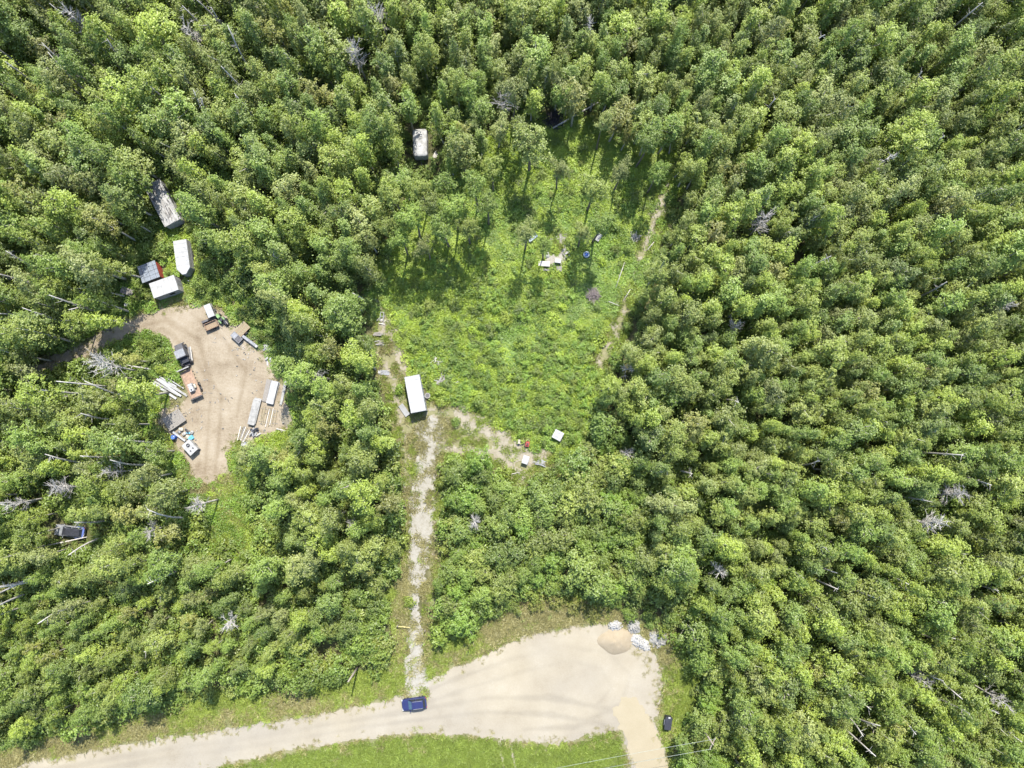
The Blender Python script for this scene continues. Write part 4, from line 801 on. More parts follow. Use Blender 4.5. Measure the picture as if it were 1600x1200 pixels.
# -- abandoned car in the trees
c, a, L = axis((83, 827), (134, 833.5), .8)
t = thing('abandoned_car', 'abandoned car with silver front and blue rear half hidden in the trees', 'car', c, a); car(t, M_SILV, M_SILV, M_BLK, 5.0, 1.85, 1.4, M_BLK, False, M_GREYM); foot(t, 3.0)
part(t, 'trunk_lid', M_BLUE2, [((2.15, 0, .99), (.8, 1.62, .08))])
for s_ in (-1, 1): part(t, 'rear_fender', M_BLUE2, [((1.75, s_ * .93, .72), (1.3, .06, .45))])

# -- black bin by the turning circle
c, a, L = axis((1045.5, 1121), (1043, 1140.5), 1.2)
t = thing('black_bin', 'black lidded waste bin beside the sand track', 'bin', c, a); foot(t, 1.3)
B().box((0, 0, .62), (1.95, .95, 1.1), top=1.06).build('bin_body', M_BLK, t)
for s in (-1, 1): part(t, 'lid', M_BLK, [((s * .5, 0, 1.22), (.97, 1.08, .07), 0, R(3))])
part(t, 'label_plate', M_WHITE, [((-.95, .05, 1.27), (.24, .34, .03))]); part(t, 'side_pocket', M_GREYM, [((0, -.56, .8), (.9, .09, .12))])
for x in (-.8, .8):
    for y in (-.35, .35): B().cyl((x, y, .07), .07, .06, 'Y', 10).build('caster', M_DARK, t)

# -- sand and stone piles
def mound(name, lab, px, py, rx, ry, h, m, seed, rocks=0, rm=None, flat=1.4, rot=0, group=None):
    rs = random.Random(seed); t = thing(name, lab, 'pile', P(px, py), R(rot), group); foot(t, max(rx, ry) * .9); g = B(); nr, na = 9, 30
    ph = [rs.random() * 6.28 for _ in range(4)]; vv = [(0, 0, h)]
    hz = lambda x, y: .10 * h * math.sin(3.1 * x + ph[0]) * math.sin(2.7 * y + ph[1]) + .05 * h * math.sin(7 * x + ph[2]) * math.sin(6 * y + ph[3])
    for i in range(1, nr + 1):
        q = i / nr
        for j in range(na):
            a_ = 6.2832 * j / na; w_ = 1 + .10 * math.sin(2 * a_ + ph[0]) + .08 * math.sin(3 * a_ + ph[1]) + .05 * math.sin(5 * a_ + ph[2])
            x, y = rx * q * w_ * math.cos(a_), ry * q * w_ * math.sin(a_); vv.append((x, y, h * max(0, (1 - q ** flat)) + hz(x, y) * (1 - q) - (.05 if i == nr else 0) + .06))
    g.add(vv, [(0, 1 + j, 1 + (j + 1) % na) for j in range(na)] + [(1 + (i - 1) * na + j, 1 + i * na + j, 1 + i * na + (j + 1) % na, 1 + (i - 1) * na + (j + 1) % na) for i in range(1, nr) for j in range(na)])
    g.build('mound', m, t, True)
    for i in range(rocks):
        a_, q = rs.random() * 6.28, math.sqrt(rs.random()) * .95; x, y = rx * q * math.cos(a_), ry * q * math.sin(a_); s = rs.uniform(.10, .34)
        r_ = B(); d = [s * rs.uniform(.7, 1.2) for _ in range(3)]; r_.box((x, y, h * max(0, 1 - q ** flat) + s * .3 + .05), d, rs.random() * 6, rs.random(), rs.random(), .7); r_.build('stone', rm or m, t)
    return t
mound('sand_pile', 'round tan sand pile at the edge of the turning circle', 963, 1001, 2.8, 2.4, .85, earth('sand_heap', [(.3, (.185, .150, .098)), (.7, (.235, .196, .138))], 1.2, 9, .9)[0], 1)
mound('stone_pile', 'white stone pile right behind the sand pile', 961, 977, 1.2, .8, .55, M_STONEW, 2, 50)
mound('stone_pile', 'white stone pile spilling right of the sand pile', 1000, 1003, 1.9, 1.0, .45, M_STONEW, 3, 80, rot=-35)
mound('stone_pile', 'grey stone pile rightmost beside the turning circle', 1028, 997, 1.5, 1.7, .5, M_STONE, 4, 70)
mound('stone_pile', 'grey-white stone pile among the bushes above the sand pile', 990, 979, 1.3, 1.1, .5, M_STONE, 5, 50)
mound('soil_mound', 'pale soil mound right of the lumber stack in the yard', 449, 652, 1.2, 1.5, .6, M_TRACK, 6, 6, M_STONE)

# -- utility poles, wires and bar gate
def upole(px, py, h, lab, arm_a=None):
    t = thing('utility_pole', lab, 'pole', P(px, py), 0); B().tube([(0, 0, -.2), (0, 0, h * .5), (0, 0, h)], [.17, .15, .11], 10).build('pole', M_POLE, t, True)
    if arm_a is not None:
        g = B(); g.box((0, 0, h - .35), (1.9, .1, .12), arm_a); g.build('crossarm', M_POLE, t)
        for s in (-.85, .85): B().cyl((s * math.cos(arm_a), s * math.sin(arm_a), h - .18), .05, .22, 'Z', 8).build('insulator', M_CREAM, t)
    else: B().cyl((0, 0, h + .08), .05, .2, 'Z', 8).build('insulator', M_CREAM, t)
    return t
upole(560, 1041, 7.3, 'single wooden utility pole on the grass verge left of the driveway')
pa = upole(1090, 1126, 9, 'wooden utility pole with crossarm rising from the trees at the bottom right', R(62))
pb = upole(420, 1262, 9, 'wooden utility pole beside the road just below the picture', R(62))
for s, nm in ((-.85, 'lower power wire crossing the grass and sand track at the bottom right'), (.85, 'upper power wire crossing the grass and sand track at the bottom right')):
    off = Vector((s * math.cos(R(62)), s * math.sin(R(62)), 8.85)); A, D = pa.location + off, pb.location + off
    g = B(); g.tube([A.lerp(D, i / 20) - Vector((0, 0, 1.1 * 4 * (i / 20) * (1 - i / 20))) for i in range(21)], .022, 5); tag(g.build('power_wire', M_WIRE, None), nm, 'wire')
w0, w1 = P(622, 976), P(665, 983)
t = thing('bar_gate', 'thin yellow bar gate with dark posts across the gravel driveway', 'gate', (w0 + w1) / 2, math.atan2(w1.y - w0.y, w1.x - w0.x)); L = (w1 - w0).length / 2
for s in (-1, 1): B().cyl((s * L, 0, .55), .09, 1.15, 'Z', 8).build('post', M_POLE, t)
B().tube([(-L, .0, 1.0), (-L + 2.1, .12, .95)], .05, 6).build('bar', M_YEL, t); B().cyl((-L + .1, 0, 1.0), .07, .2, 'X', 8).build('hinge', M_STEEL, t)

# -- boxes and machine on the dry soil below the clearing
w = P(871, 680); t = thing('white_box', 'larger white lidded box on grey skids at the clearing edge', 'box', w, R(-28)); foot(t, 1.3)
part(t, 'box_body', M_WHITED, [((0, 0, .7), (1.45, 1.4, 1.1))]); part(t, 'lid', M_WHITE, [((0, 0, 1.29), (1.58, 1.52, .1))]); part(t, 'lid_seam', M_GREYM, [((0, y, 1.345), (1.5, .05, .03)) for y in (-.35, .35)])
for s in (-1, 1): part(t, 'skid', M_GREYW, [((s * .82, 0, .09), (.4, 1.9, .14))])
w = P(821, 718); t = thing('white_box', 'smaller white chest on the dry soil below the red machine', 'box', w, R(72)); foot(t, 1)
part(t, 'chest_body', M_WHITED, [((0, 0, .45), (1.3, .95, .85))]); part(t, 'lid', M_WHITE, [((0, 0, .92), (1.38, 1.02, .1))]); part(t, 'handle', M_GREYM, [((0, -.55, .88), (.4, .05, .05))])
w = P(824, 694); t = thing('garden_machine', 'small red garden machine on the dry soil', 'machine', w, R(80)); foot(t, 1.3)
part(t, 'deck', M_RED, [((0, 0, .38), (.95, .72, .28), {'top': .85})]); part(t, 'engine', M_RED, [((.05, 0, .62), (.45, .42, .24))]); B().cyl((.05, 0, .78), .14, .08).build('starter_cap', M_BLK, t)
for x in (-.36, .36):
    for y in (-.4, .4): wheel(t, x, y, .16, .16, .1)
B().tube([(-.4, -.25, .45), (-1.0, -.25, .95), (-1.0, .25, .95), (-.4, .25, .45)], .025, 6).build('handle_bar', M_STEEL, t)
w = P(811, 690); t = thing('cream_jug', 'cream plastic jug left of the red machine', 'jug', w, R(85)); foot(t, .5)
B().box((0, 0, .4), (.75, .4, .75), top=.9).build('jug_body', M_CREAM, t); B().cyl((.2, 0, .84), .09, .14).build('cap', M_CREAM, t); B().torus((-.1, 0, .8), .12, .03, 'Y').build('handle', M_CREAM, t)
heap('slat_pile', 'flat stack of grey metal slats right of the smaller white chest', 843, 722, 9, 1.6, .17, .75, [M_GREYM, M_STONE], -12, 5, 11, .3, 'slats', None, 'slat')

# -- camp in the clearing
w = P(832, 372); t = thing('plank_bench', 'pale blue plank bench under a tree in the clearing', 'bench', w, R(38)); foot(t, .9)
for y in (-.27, 0, .27): part(t, 'plank', M_PBLUE, [((0, y, .46), (1.7, .24, .05))])
for x in (-.65, .65): part(t, 'leg', M_PBLUE, [((x, 0, .22), (.08, .7, .44))])
w = P(934, 372); t = thing('small_table', 'small whitish table right of the tyre under a leaning tree', 'table', w, R(55)); foot(t, .8)
for y in (-.36, -.12, .12, .36): part(t, 'plank', M_WHITED, [((0, y, .7), (1.35, .22, .04))])
for x in (-.5, .5):
    for y in (-.35, .35): part(t, 'leg', M_GREYW, [((x, y, .34), (.07, .07, .68))])
w = P(850, 413); t = thing('timber_bench', 'pale timber bench beside the white camp box', 'bench', w, R(-3)); foot(t, 1.2)
for y in (-.3, 0, .3): part(t, 'plank', M_DEAD, [((0, y, .5), (1.9, .27, .07))])
for x in (-.7, .7): B().cyl((x, 0, .23), .2, .46, 'Z', 10).build('log_leg', M_DEAD, t)
t = thing('stone_row', 'row of grey stones edging the fire place below the timber bench', 'stones', P(852, 422), R(-3)); foot(t, 1.2); rs = random.Random(5)
for i in range(9): B().box((-1.1 + i * .27, rs.gauss(0, .06), .14), (.25, .32, .28), rs.random(), rs.random() * .4, rs.random() * .4, .75).build('stone', M_STONE, t)
w = P(871.5, 409); t = thing('camp_box', 'white cool box on the bare soil in the clearing', 'box', w, R(-6)); foot(t, .7)
part(t, 'box_body', M_WHITED, [((0, 0, .35), (.95, .65, .66))]); part(t, 'lid', M_WHITE, [((0, 0, .72), (1.0, .7, .09))]); part(t, 'handle', M_GREYM, [((s * .52, 0, .55), (.05, .3, .05)) for s in (-1, 1)])
w = P(873.5, 421); t = thing('camp_crate', 'grey wooden crate below the white cool box', 'crate', w, R(-2)); foot(t, .7)
for y in (-.33, -.11, .11, .33): part(t, 'plank', M_GREYW, [((0, y, .5), (.9, .2, .04))])
part(t, 'crate_body', M_GREYW, [((0, 0, .24), (.84, .84, .46))])
w = P(916, 398.5); t = thing('tyre', 'pale blue-white painted tyre lying in the clearing', 'tyre', w); foot(t, 1.3)
B().torus((0, 0, .34), .42, .16).build('tyre_ring', M_PBLUE, t, True); B().torus((0, 0, .41), .30, .05).build('inner_rim', M_DARK, t, True); B().cyl((0, 0, .2), .3, .34).build('soil', M_TARPB, t)
t = thing('pale_tarp', 'crumpled pale tarp on the bare patch above the timber bench', 'tarp', P(852, 399), R(15)); foot(t, .9)
B().loft([[(x * q, y * q, z) for x, y in rrect(.7, .5, .2, 3)] for q, z in ((1, .02), (.95, .2), (.6, .34))]).build('tarp_sheet', M_WHITED, t); part(t, 'weight_stone', M_STONE, [((.4, .2, .36), (.2, .16, .12))])
heap('plank_pile', 'short pale boards on the bare patch right of the white cool box', 884, 398, 6, 1.1, .18, .6, [M_DEAD, M_GREYW], 20, 40, 51, .2)
def brush(name, lab, px, py, rr, n_, ln, h, m, seed, cat='brush pile'):
    rs = random.Random(seed); t = thing(name, lab, cat, P(px, py)); foot(t, rr * .8); g = B()
    for i in range(n_):
        a_, q = rs.random() * 6.28, math.sqrt(rs.random()) * rr * .7; x, y = q * math.cos(a_), q * math.sin(a_); z = h * (1 - (q / rr) ** 2) * rs.random() + .06; b_ = rs.random() * 6.28; L_ = ln * rs.uniform(.3, .6)
        d = Vector((math.cos(b_) * L_, math.sin(b_) * L_, rs.gauss(0, .12) * ln)); p_ = Vector((x, y, z)); q_ = p_ - d; w_ = p_ + d; q_.z = max(q_.z, .03); w_.z = max(w_.z, .03); g.tube([q_, p_, w_], [.035, .03, .012], 4)
    o = g.build('sticks', m, t); o['kind'] = 'stuff'; return t
brush('brush_pile', 'brown heap of cut brush on the clearing floor', 927, 461, 1.5, 130, 1.7, .9, M_TWIG, 1)
brush('brush_pile', 'dark charred brush pile at the top of the clearing', 866, 190, 2.1, 150, 2.2, .9, M_CHAR, 2)
brush('brush_pile', 'dim grey brush heap in the shade right of the camper', 697, 193, 1.3, 70, 1.6, .6, M_TWIG, 3)
brush('brush_pile', 'pile of tan cut branches on the right edge path of the clearing', 992, 372, 1.0, 40, 1.4, .3, M_DEAD, 4)
def log(lab, p0, p1, r=.13, z0=.2, z1=.2, m=M_DEAD, nm='fallen_log'):
    A, D = P(*p0, z0), P(*p1, z1); t = thing(nm, lab, 'log', (A.x, A.y, 0)); d = D - A; g = B()
    g.tube([Vector((0, 0, z0)), Vector((d.x * .5, d.y * .5, (z0 + z1) / 2 + .04)), Vector((d.x, d.y, z1))], [r, r * .85, r * .5], 8); g.build('log', m, t, True); rs = random.Random(p0[0]); q = B()
    for i in range(4):
        c_ = Vector((0, 0, z0)).lerp(Vector((d.x, d.y, z1)), rs.uniform(.3, .95)); q.tube([c_, c_ + Vector((rs.gauss(0, .3), rs.gauss(0, .3), rs.uniform(.05, .3)))], [r * .35, r * .15], 4)
    q.build('branch_stub', m, t); return t
log('long grey log leaning across the dark brush pile', (864, 200), (938, 158), .16, .5, 1.6)
log('thin pale pole on the ground at the right of the clearing, upper one', (976, 410), (962, 450), .06, .7, .6)
log('thin pale pole on the ground at the right of the clearing, lower one', (985, 452), (974, 470), .05, .4, .4)
log('short pale pole lying near the right clearing edge', (951, 471), (968, 478), .06, .5, .5)
log('pale pole lying across the right edge path of the clearing', (1022, 378), (1010, 392), .06, .4, .4)
log('fallen pale trunk lying beside the abandoned car', (62, 855), (136, 839), .13, .9, 1.2)
log('second fallen trunk right of the abandoned car', (133, 851), (168, 835), .11, .7, .9)
log('white bent trunk fallen at the left edge of the wood', (0, 926), (52, 901), .13, 5, 5.5)
log('fallen log at the lower rim of the lumber stack', (432, 670), (446, 673), .14, .2, .2, M_DEAD)
log('fallen grey trunk beside the big dead tree by the yard', (236, 577), (196, 570), .17, .4, 1.5)
log('bleached log lying on the grass left of the white pole stack', (222, 590), (162, 591), .12, .5, 2)
log('fallen stick across the lower dry soil', (788, 743), (812, 738), .07, .3, .3)
log('pale log in the gap between the trees right of the clearing', (1036, 730), (1058, 737), .12, 1.5, 2)

# -- grey camper at the top
c, a, L = axis((655.5, 199), (656.5, 245.5), 2.4)
t = thing('camper', 'grey-white rounded camper trailer under the trees at the top', 'camper', c, a); foot(t, 2.4)
bp_ = rrect(2.4, 1.22, .45)
B().prism(bp_, .5, 2.05).build('body', M_WHITED, t)
B().loft([[(x * s, y * s, z) for x, y in bp_] for s, z in ((1.012, 2.052), (1.0, 2.2), (.95, 2.33), (.8, 2.41))]).build('roof', M_CAMP, t, True)
part(t, 'roof_hatch', M_GREYM, [((.4, 0, 2.45), (.5, .5, .1))]); part(t, 'roof_vent', M_GREYM, [((-1.2, .2, 2.44), (.36, .36, .1))])
for s in (-1, 1): part(t, 'window', M_GLASS, [((.9, s * 1.225, 1.45), (1.1, .02, .55))])
part(t, 'door', M_WHITE, [((-.8, 1.23, 1.25), (.65, .03, 1.4))]); wheel(t, -.1, 1.1, .33, .33); wheel(t, -.1, -1.1, .33, .33); part(t, 'tow_bar', M_STEEL, [((2.8, 0, .45), (1.0, .1, .1))])
w = P(680, 243); t = thing('wood_scrap', 'pale scrap of boards beside the camper', 'scrap', w, R(20)); foot(t, .6)
for i in range(4): part(t, 'plank', M_DEAD, [((0, -.3 + i * .2, .08 + i * .03), (1.0, .15, .04), R(i * 14))])

# -- ruined mobile home
c, a, L = axis((236.5, 285), (269, 347.5), 2.6)
t = thing('ruined_mobile_home', 'long weathered mobile home with a decaying grey roof in the trees', 'mobile home', c, a); foot(t, 4)
hl, hw = L / 2, 1.4
for s in (-1, 1):
    part(t, 'side_wall', M_WHITED, [((0, s * (hw - .04), 1.35), (2 * hl - .2, .08, 2.1))])
    for x in (-2.2, .2, 2.3): part(t, 'window', M_GLASS, [((x, s * (hw + .005), 1.6), (.8, .02, .6))])
for s in (-1, 1): part(t, 'end_wall', M_WHITED, [((s * (hl - .05), 0, 1.35), (.08, 2 * hw - .18, 2.1))])
rs = random.Random(8)
for i in range(5):
    for j, y in enumerate((-.95, 0, .95)):
        L_ = 2 * hl / 5; part(t, 'roof_panel', [M_WROOF, M_WROOF, M_WROOF, M_WHITED][rs.randrange(4)], [((-hl + L_ * (i + .5), y + rs.gauss(0, .03), 2.46 - abs(y) * .07 + rs.uniform(-.03, .1)), (L_ * rs.uniform(.97, 1.12), .96 * rs.uniform(.9, 1.08), .03), rs.gauss(0, .04), rs.gauss(0, .04) - y * .06, rs.gauss(0, .03))])
for s in (-1, 1): part(t, 'roof_edge', M_WHITED, [((0, s * (hw + .02), 2.43), (2 * hl, .12, .1))])
part(t, 'roof_edge', M_WHITED, [((hl + .02, 0, 2.43), (.1, 2.9, .12))]); part(t, 'ceiling', M_CHAR, [((0, 0, 2.22), (2 * hl - .3, 2.7, .03))])
for i in range(12): part(t, 'roof_batten', M_CHAR if i % 2 else M_GREYW, [((rs.uniform(-hl * .8, hl * .8), rs.uniform(-1.2, 1.2), 2.58), (rs.uniform(.8, 2.2), .08, .05), rs.gauss(0, .1))])
for x in (-2, 2):
    for s in (-1, 1): wheel(t, x, s * 1.2, .3, .3)

# -- pointed cargo trailer
c, a, L = axis((280.3, 375), (287.5, 428.5), 2.3)
t = thing('cargo_trailer', 'white enclosed trailer with a pointed nose below the mobile home', 'trailer', c, a); foot(t, 3)
hl, hw = L / 2, 1.12; po = [(-hl, -hw), (hl - 1.05, -hw), (hl, -.32), (hl, .32), (hl - 1.05, hw), (-hl, hw)]
B().prism(po, .45, 2.15).build('body', M_WHITED, t); B().prism([(x * 1.01, y * 1.015) for x, y in po], 2.153, 2.28, .975).build('roof', M_WHITE, t)
for x in np.arange(-hl + .6, hl - 1, .75): part(t, 'roof_rib', M_WHITE, [((x, 0, 2.29), (.05, 2 * hw - .2, .03))])
part(t, 'trim_strip', M_GREYM, [((-.5, s * (hw + .01), .95), (2 * hl - 1.2, .02, .12)) for s in (-1, 1)])
for x in (-.9, -.1):
    for s in (-1, 1): wheel(t, x, s * (hw - .1), .33, .33)
part(t, 'rear_door', M_WHITE, [((-hl - .02, 0, 1.3), (.04, 2.0, 1.6))]); B().tube([(hl - .2, .5, .42), (hl + 1.0, 0, .42), (hl - .2, -.5, .42)], .05, 6).build('tow_bar', M_STEEL, t); B().cyl((hl + .8, 0, .62), .07, .7).build('jack', M_WHITE, t)
# -- blue-grey roofed shed
w = (P(213, 416, 2.3) + P(250, 432, 2.3) + P(240, 406, 2.3) + P(223, 443, 2.3)) / 4; d = P(240, 406, 2.3) - P(213, 416, 2.3)
t = thing('metal_shed', 'small shed with blue-grey metal roof panels and red end wall', 'shed', (w.x, w.y, 0), math.atan2(d.y, d.x)); foot(t, 2)
part(t, 'wall', M_STEEL, [((0, s * 1.4, 1.05), (2.75, .08, 2.1)) for s in (-1, 1)]); part(t, 'wall', M_STEEL, [((-1.38, 0, 1.05), (.08, 2.7, 2.1))])
part(t, 'red_wall', M_RED, [((1.42, 0, 1.05), (.08, 2.7, 2.1))])
for i, y in enumerate((-1.16, -.39, .39, 1.16)):
    o_ = part(t, 'roof_panel', M_BLROOF, [((0, y, 2.24 - i * .05), (3.1, .73, .06), 0, R(-3.5))])
    part(o_, 'roof_seam', M_STEEL, [((x, y, 2.285 - i * .05), (.05, .7, .03), 0, R(-3.5)) for x in (-1.0, 0, 1.0)])
t = thing('red_machine', 'red farm implement beside the blue-grey shed', 'machine', P(250.5, 422), math.atan2(d.y, d.x) + R(90)); foot(t, 1)
part(t, 'red_frame', M_RED, [((0, 0, .9), (2.3, .5, .12)), ((-.9, 0, .5), (.14, .5, .7)), ((.9, 0, .5), (.14, .5, .7))]); part(t, 'hopper', M_RED, [((.2, 0, 1.2), (1.1, .6, .5), {'top': 1.25})]); wheel(t, -.9, .3, .3, .3); wheel(t, .9, .3, .3, .3)
# -- white shed
w = (P(232, 443, 2.5) + P(279, 453, 2.5) + P(271, 429, 2.5) + P(241, 466, 2.5)) / 4; d = P(271, 429, 2.5) - P(232, 443, 2.5)
t = thing('white_shed', 'white flat-roofed shed with its shadow falling on the yard grass', 'shed', (w.x, w.y, 0), math.atan2(d.y, d.x)); foot(t, 2.6)
part(t, 'wall', M_WHITED, [((0, s * 1.22, 1.2), (4.2, .08, 2.35)) for s in (-1, 1)]); part(t, 'wall', M_WHITED, [((s * 2.06, 0, 1.2), (.08, 2.34, 2.35)) for s in (-1, 1)])
part(t, 'roof', M_WHITE, [((0, 0, 2.43), (4.35, 2.66, .11))])
for i in range(6): part(t, 'roof_seam', M_WHITED, [((-1.75 + i * .7, 0, 2.495), (.04, 2.6, .03))])
d_ = part(t, 'door', M_GREYM, [((2.11, .2, 1.05), (.04, .95, 1.95))]); part(d_, 'handle', M_STEEL, [((2.15, .5, 1.05), (.05, .06, .15))]); part(t, 'window', M_GLASS, [((.6, -1.27, 1.4), (.9, .03, .7))])
w = P(200, 456); t = thing('wooden_platform', 'small brown wooden platform left of the white shed', 'platform', w, R(-20)); foot(t, 1.1)
for i in range(7): part(t, 'plank', M_GREYW, [((0, -.5 + i * .165, .42), (2.1, .15, .05))])
for x in (-.85, .85):
    for y in (-.4, .4): part(t, 'leg', M_WOOD, [((x, y, .2), (.1, .1, .4))])
w = P(199.5, 477); t = thing('white_bucket', 'white plastic bucket left of the yard below the platform', 'bucket', w); foot(t, .5)
B().cyl((0, 0, .25), .24, .5, 'Z', 16, .3).build('bucket_body', M_WHITE, t); B().torus((0, 0, .5), .3, .03).build('rim', M_WHITE, t); B().cyl((0, 0, .47), .27, .01).build('content', M_CREAM, t)

# -- vehicles and junk in the dirt yard
c, a, L = axis((322.5, 474.5), (331.5, 496.5), 1.3)
t = thing('truck_canopy', 'white box-shaped cart at the top of the dirt yard', 'cart', c, a); foot(t, 1.3)
B().box((0, 0, .95), (2.45, 1.2, .8), top=.9).build('box_body', M_WHITED, t); part(t, 'top', M_WHITE, [((0, 0, 1.37), (2.28, 1.12, .06))]); part(t, 'end_opening', M_BLK, [((1.2, 0, .95), (.05, .95, .6), 0, 0, R(-3))])
part(t, 'side_window', M_GLASS, [((0, s * .595, 1.0), (1.2, .02, .35)) for s in (-1, 1)]); part(t, 'frame', M_STEEL, [((0, 0, .45), (2.5, .9, .12))])
for s in (-1, 1): wheel(t, 0, s * .62, .3, .3)
c, a, L = axis((320.5, 512.5), (340, 504), .7)
t = thing('wooden_trailer', 'small open brown wooden trailer below the white cart', 'trailer', c, a); foot(t, 1.3)
for i in range(6): part(t, 'floor_plank', M_WOOD, [((0, -.45 + i * .18, .55), (2.1, .165, .04))])
part(t, 'side_board', M_BROWN, [((0, s * .57, .72), (2.15, .05, .4)) for s in (-1, 1)]); part(t, 'end_board', M_BROWN, [((s * 1.08, 0, .72), (.05, 1.09, .4)) for s in (-1, 1)])
for s in (-1, 1): wheel(t, .1, s * .7, .3, .3, .18)
B().tube([(1.05, 0, .5), (1.9, 0, .42)], .05, 6).build('tow_bar', M_STEEL, t)
w = P(323, 503); t = thing('dark_crate', 'dark crate wedged between the white cart and the wooden trailer', 'crate', w, R(22)); part(t, 'crate_body', M_STEEL, [((0, 0, .4), (1.1, .35, .8))]); part(t, 'slat', M_CHAR, [((0, -.19, .2 + .2 * i), (1.12, .03, .1)) for i in range(4)])
w = P(346, 498); t = thing('garden_tractor', 'green garden tractor at the upper right rim of the yard', 'tractor', w, R(-45)); foot(t, 1)
B().box((-.45, 0, .65), (.85, .55, .4), top=.9).build('hood', M_GREEN, t); part(t, 'fender', M_GREEN, [((.5, s * .4, .68), (.75, .25, .12)) for s in (-1, 1)]); part(t, 'seat', M_BLK, [((.5, 0, .8), (.4, .45, .1)), ((.72, 0, 1.0), (.1, .45, .4))]); part(t, 'chassis', M_STEEL, [((0, 0, .4), (1.6, .4, .15))])
B().torus((.08, 0, 1.02), .17, .02).build('steering_wheel', M_BLK, t)
for s in (-1, 1): wheel(t, .5, s * .48, .36, .36, .22); wheel(t, -.6, s * .42, .24, .24, .15)
w = P(355, 504); t = thing('tarp_heap', 'black tarp-covered heap next to the green garden tractor', 'tarp', w, R(-50)); foot(t, .8); B().box((0, 0, .4), (1.5, .9, .8), top=.55).build('tarp', M_BLK, t); part(t, 'weight_board', M_GREYW, [((.3, .1, .83), (.7, .12, .05))])
c, a, L = axis((368, 524), (387, 505), .8)
t = thing('plank_deck_trailer', 'tan plank deck trailer on the right rim of the yard', 'trailer', c, a); foot(t, 1.6)
for i in range(9): part(t, 'plank', [M_TAN, M_WOOD][i % 3 == 0], [((0, -.72 + i * .18, .72), (2.5, .168, .05))])
part(t, 'frame', M_STEEL, [((0, s * .74, .63), (2.5, .08, .1)) for s in (-1, 1)]); part(t, 'axle', M_STEEL, [((0, 0, .38), (.1, 1.9, .1))])
for s in (-1, 1): wheel(t, 0, s * .95, .33, .33)
c, a, L = axis((362, 520), (377, 534), .8)
t = thing('dark_bin_box', 'dark purple-grey metal box left of the tan plank deck', 'box', c, a); foot(t, 1.2)
part(t, 'box_body', M_STEEL, [((0, 0, .4), (1.9, .95, .75))]); part(t, 'rim', M_GREYM, [((0, s * .48, .8), (1.96, .06, .08)) for s in (-1, 1)] + [((s * .96, 0, .8), (.06, .9, .08)) for s in (-1, 1)]); part(t, 'lid', M_GREYM, [((-.45, 0, .82), (.9, .84, .05))])
c, a, L = axis((378, 524), (402, 542), .6)
t = thing('steel_beam', 'long dark steel beam with a white end on the right rim of the yard', 'beam', c, a); foot(t, 1.2)
part(t, 'web', M_STEEL, [((0, 0, .4), (L, .08, .4))]); part(t, 'flange', M_GREYM, [((0, 0, z), (L, .45, .05)) for z in (.18, .625)]); B().cyl((L / 2 - .15, 0, .72), .22, .14).build('end_cap', M_WHITE, t)
heap('junk_heap', 'white scraps and bags right of the steel beam', 418, 545, 9, .8, .4, .8, [M_WHITE, M_GREYM, M_WHITED], 30, 60, 21, .4, 'junk', None, 'scrap')
heap('junk_heap', 'small white scraps lower right of the steel beam', 421, 564, 6, .7, .3, .7, [M_WHITE, M_WHITED], 30, 60, 22, .3, 'junk', None, 'scrap')
heap('stick_pile', 'thin tan sticks lying on the dirt left of the steel beam', 375, 541, 6, 2.0, .06, .6, [M_DEAD, M_TAN], -28, 8, 23, .1, 'sticks', None, 'stick')
# old truck
c, a, L = axis((276.5, 538), (290, 571), 1.5)
t = thing('old_truck', 'old dark truck with a light grey cab roof in the dirt yard', 'truck', c, a + math.pi); foot(t, 2)
B().box((1.45, 0, .95), (1.1, 1.45, .7), top=.9).build('hood', M_STEEL, t); part(t, 'cab', M_STEEL, [((.25, 0, 1.15), (1.35, 1.7, 1.4))]); part(t, 'cab_roof', M_GREYM, [((.2, 0, 1.9), (1.3, 1.62, .1))]); part(t, 'windshield', M_GLASS, [((.94, 0, 1.5), (.04, 1.45, .55))])
part(t, 'side_window', M_GLASS, [((.25, s * .855, 1.5), (.9, .03, .45)) for s in (-1, 1)]); part(t, 'chassis', M_CHAR, [((-1.1, 0, .65), (1.7, 1.0, .2))]); part(t, 'fuel_tank', M_STEEL, [((-.9, .65, .6), (.9, .4, .4))])
part(t, 'rear_rack', M_BLK, [((-1.0, -.2, 1.05), (.9, 1.1, .5)), ((-.55, 0, 1.5), (.08, 1.7, .9))]); part(t, 'bumper', M_STEEL, [((2.06, 0, .6), (.12, 1.7, .2))])
for x in (1.35, -1.35):
    for s in (-1, 1): wheel(t, x, s * .8, .42, .42, .26)
for s in (-1, 1): part(t, 'headlight', M_LAMP, [((2.02, s * .5, .9), (.06, .22, .18))])
c, a, L = axis((296, 543), (299, 563), .5); t = thing('long_board', 'pale boards leaning along the right side of the old truck', 'boards', c, a); foot(t, .8)
for i in range(3): part(t, 'plank', [M_GREYW, M_GREYM, M_DEAD][i], [((0, -.25 + i * .25, .5 + i * .12), (2.4, .2, .04), 0, R(20))])
c, a, L = axis((289.5, 578), (307.5, 621), .9)
t = thing('flatbed_trailer', 'long flatbed trailer with a brown deck in the dirt yard', 'trailer', c, a); foot(t, 2.8); hl = L / 2
for i in range(10): part(t, 'deck_plank', M_BROWN, [((.0, -.83 + i * .185, .88), (L - .2, .175, .06))])
for s in (-1, 1): part(t, 'side_rail', M_WOOD, [((0, s * 1.0, .93), (L, .1, .16))])
part(t, 'headboard', M_CHAR, [((-hl - .05, 0, 1.3), (.12, 2.1, 1.0))]); part(t, 'tail_rail', M_STEEL, [((hl + .03, 0, .85), (.14, 2.0, .16))]); part(t, 'headboard_cap', M_WHITED, [((-hl - .05, 0, 1.83), (.18, 2.12, .06))])
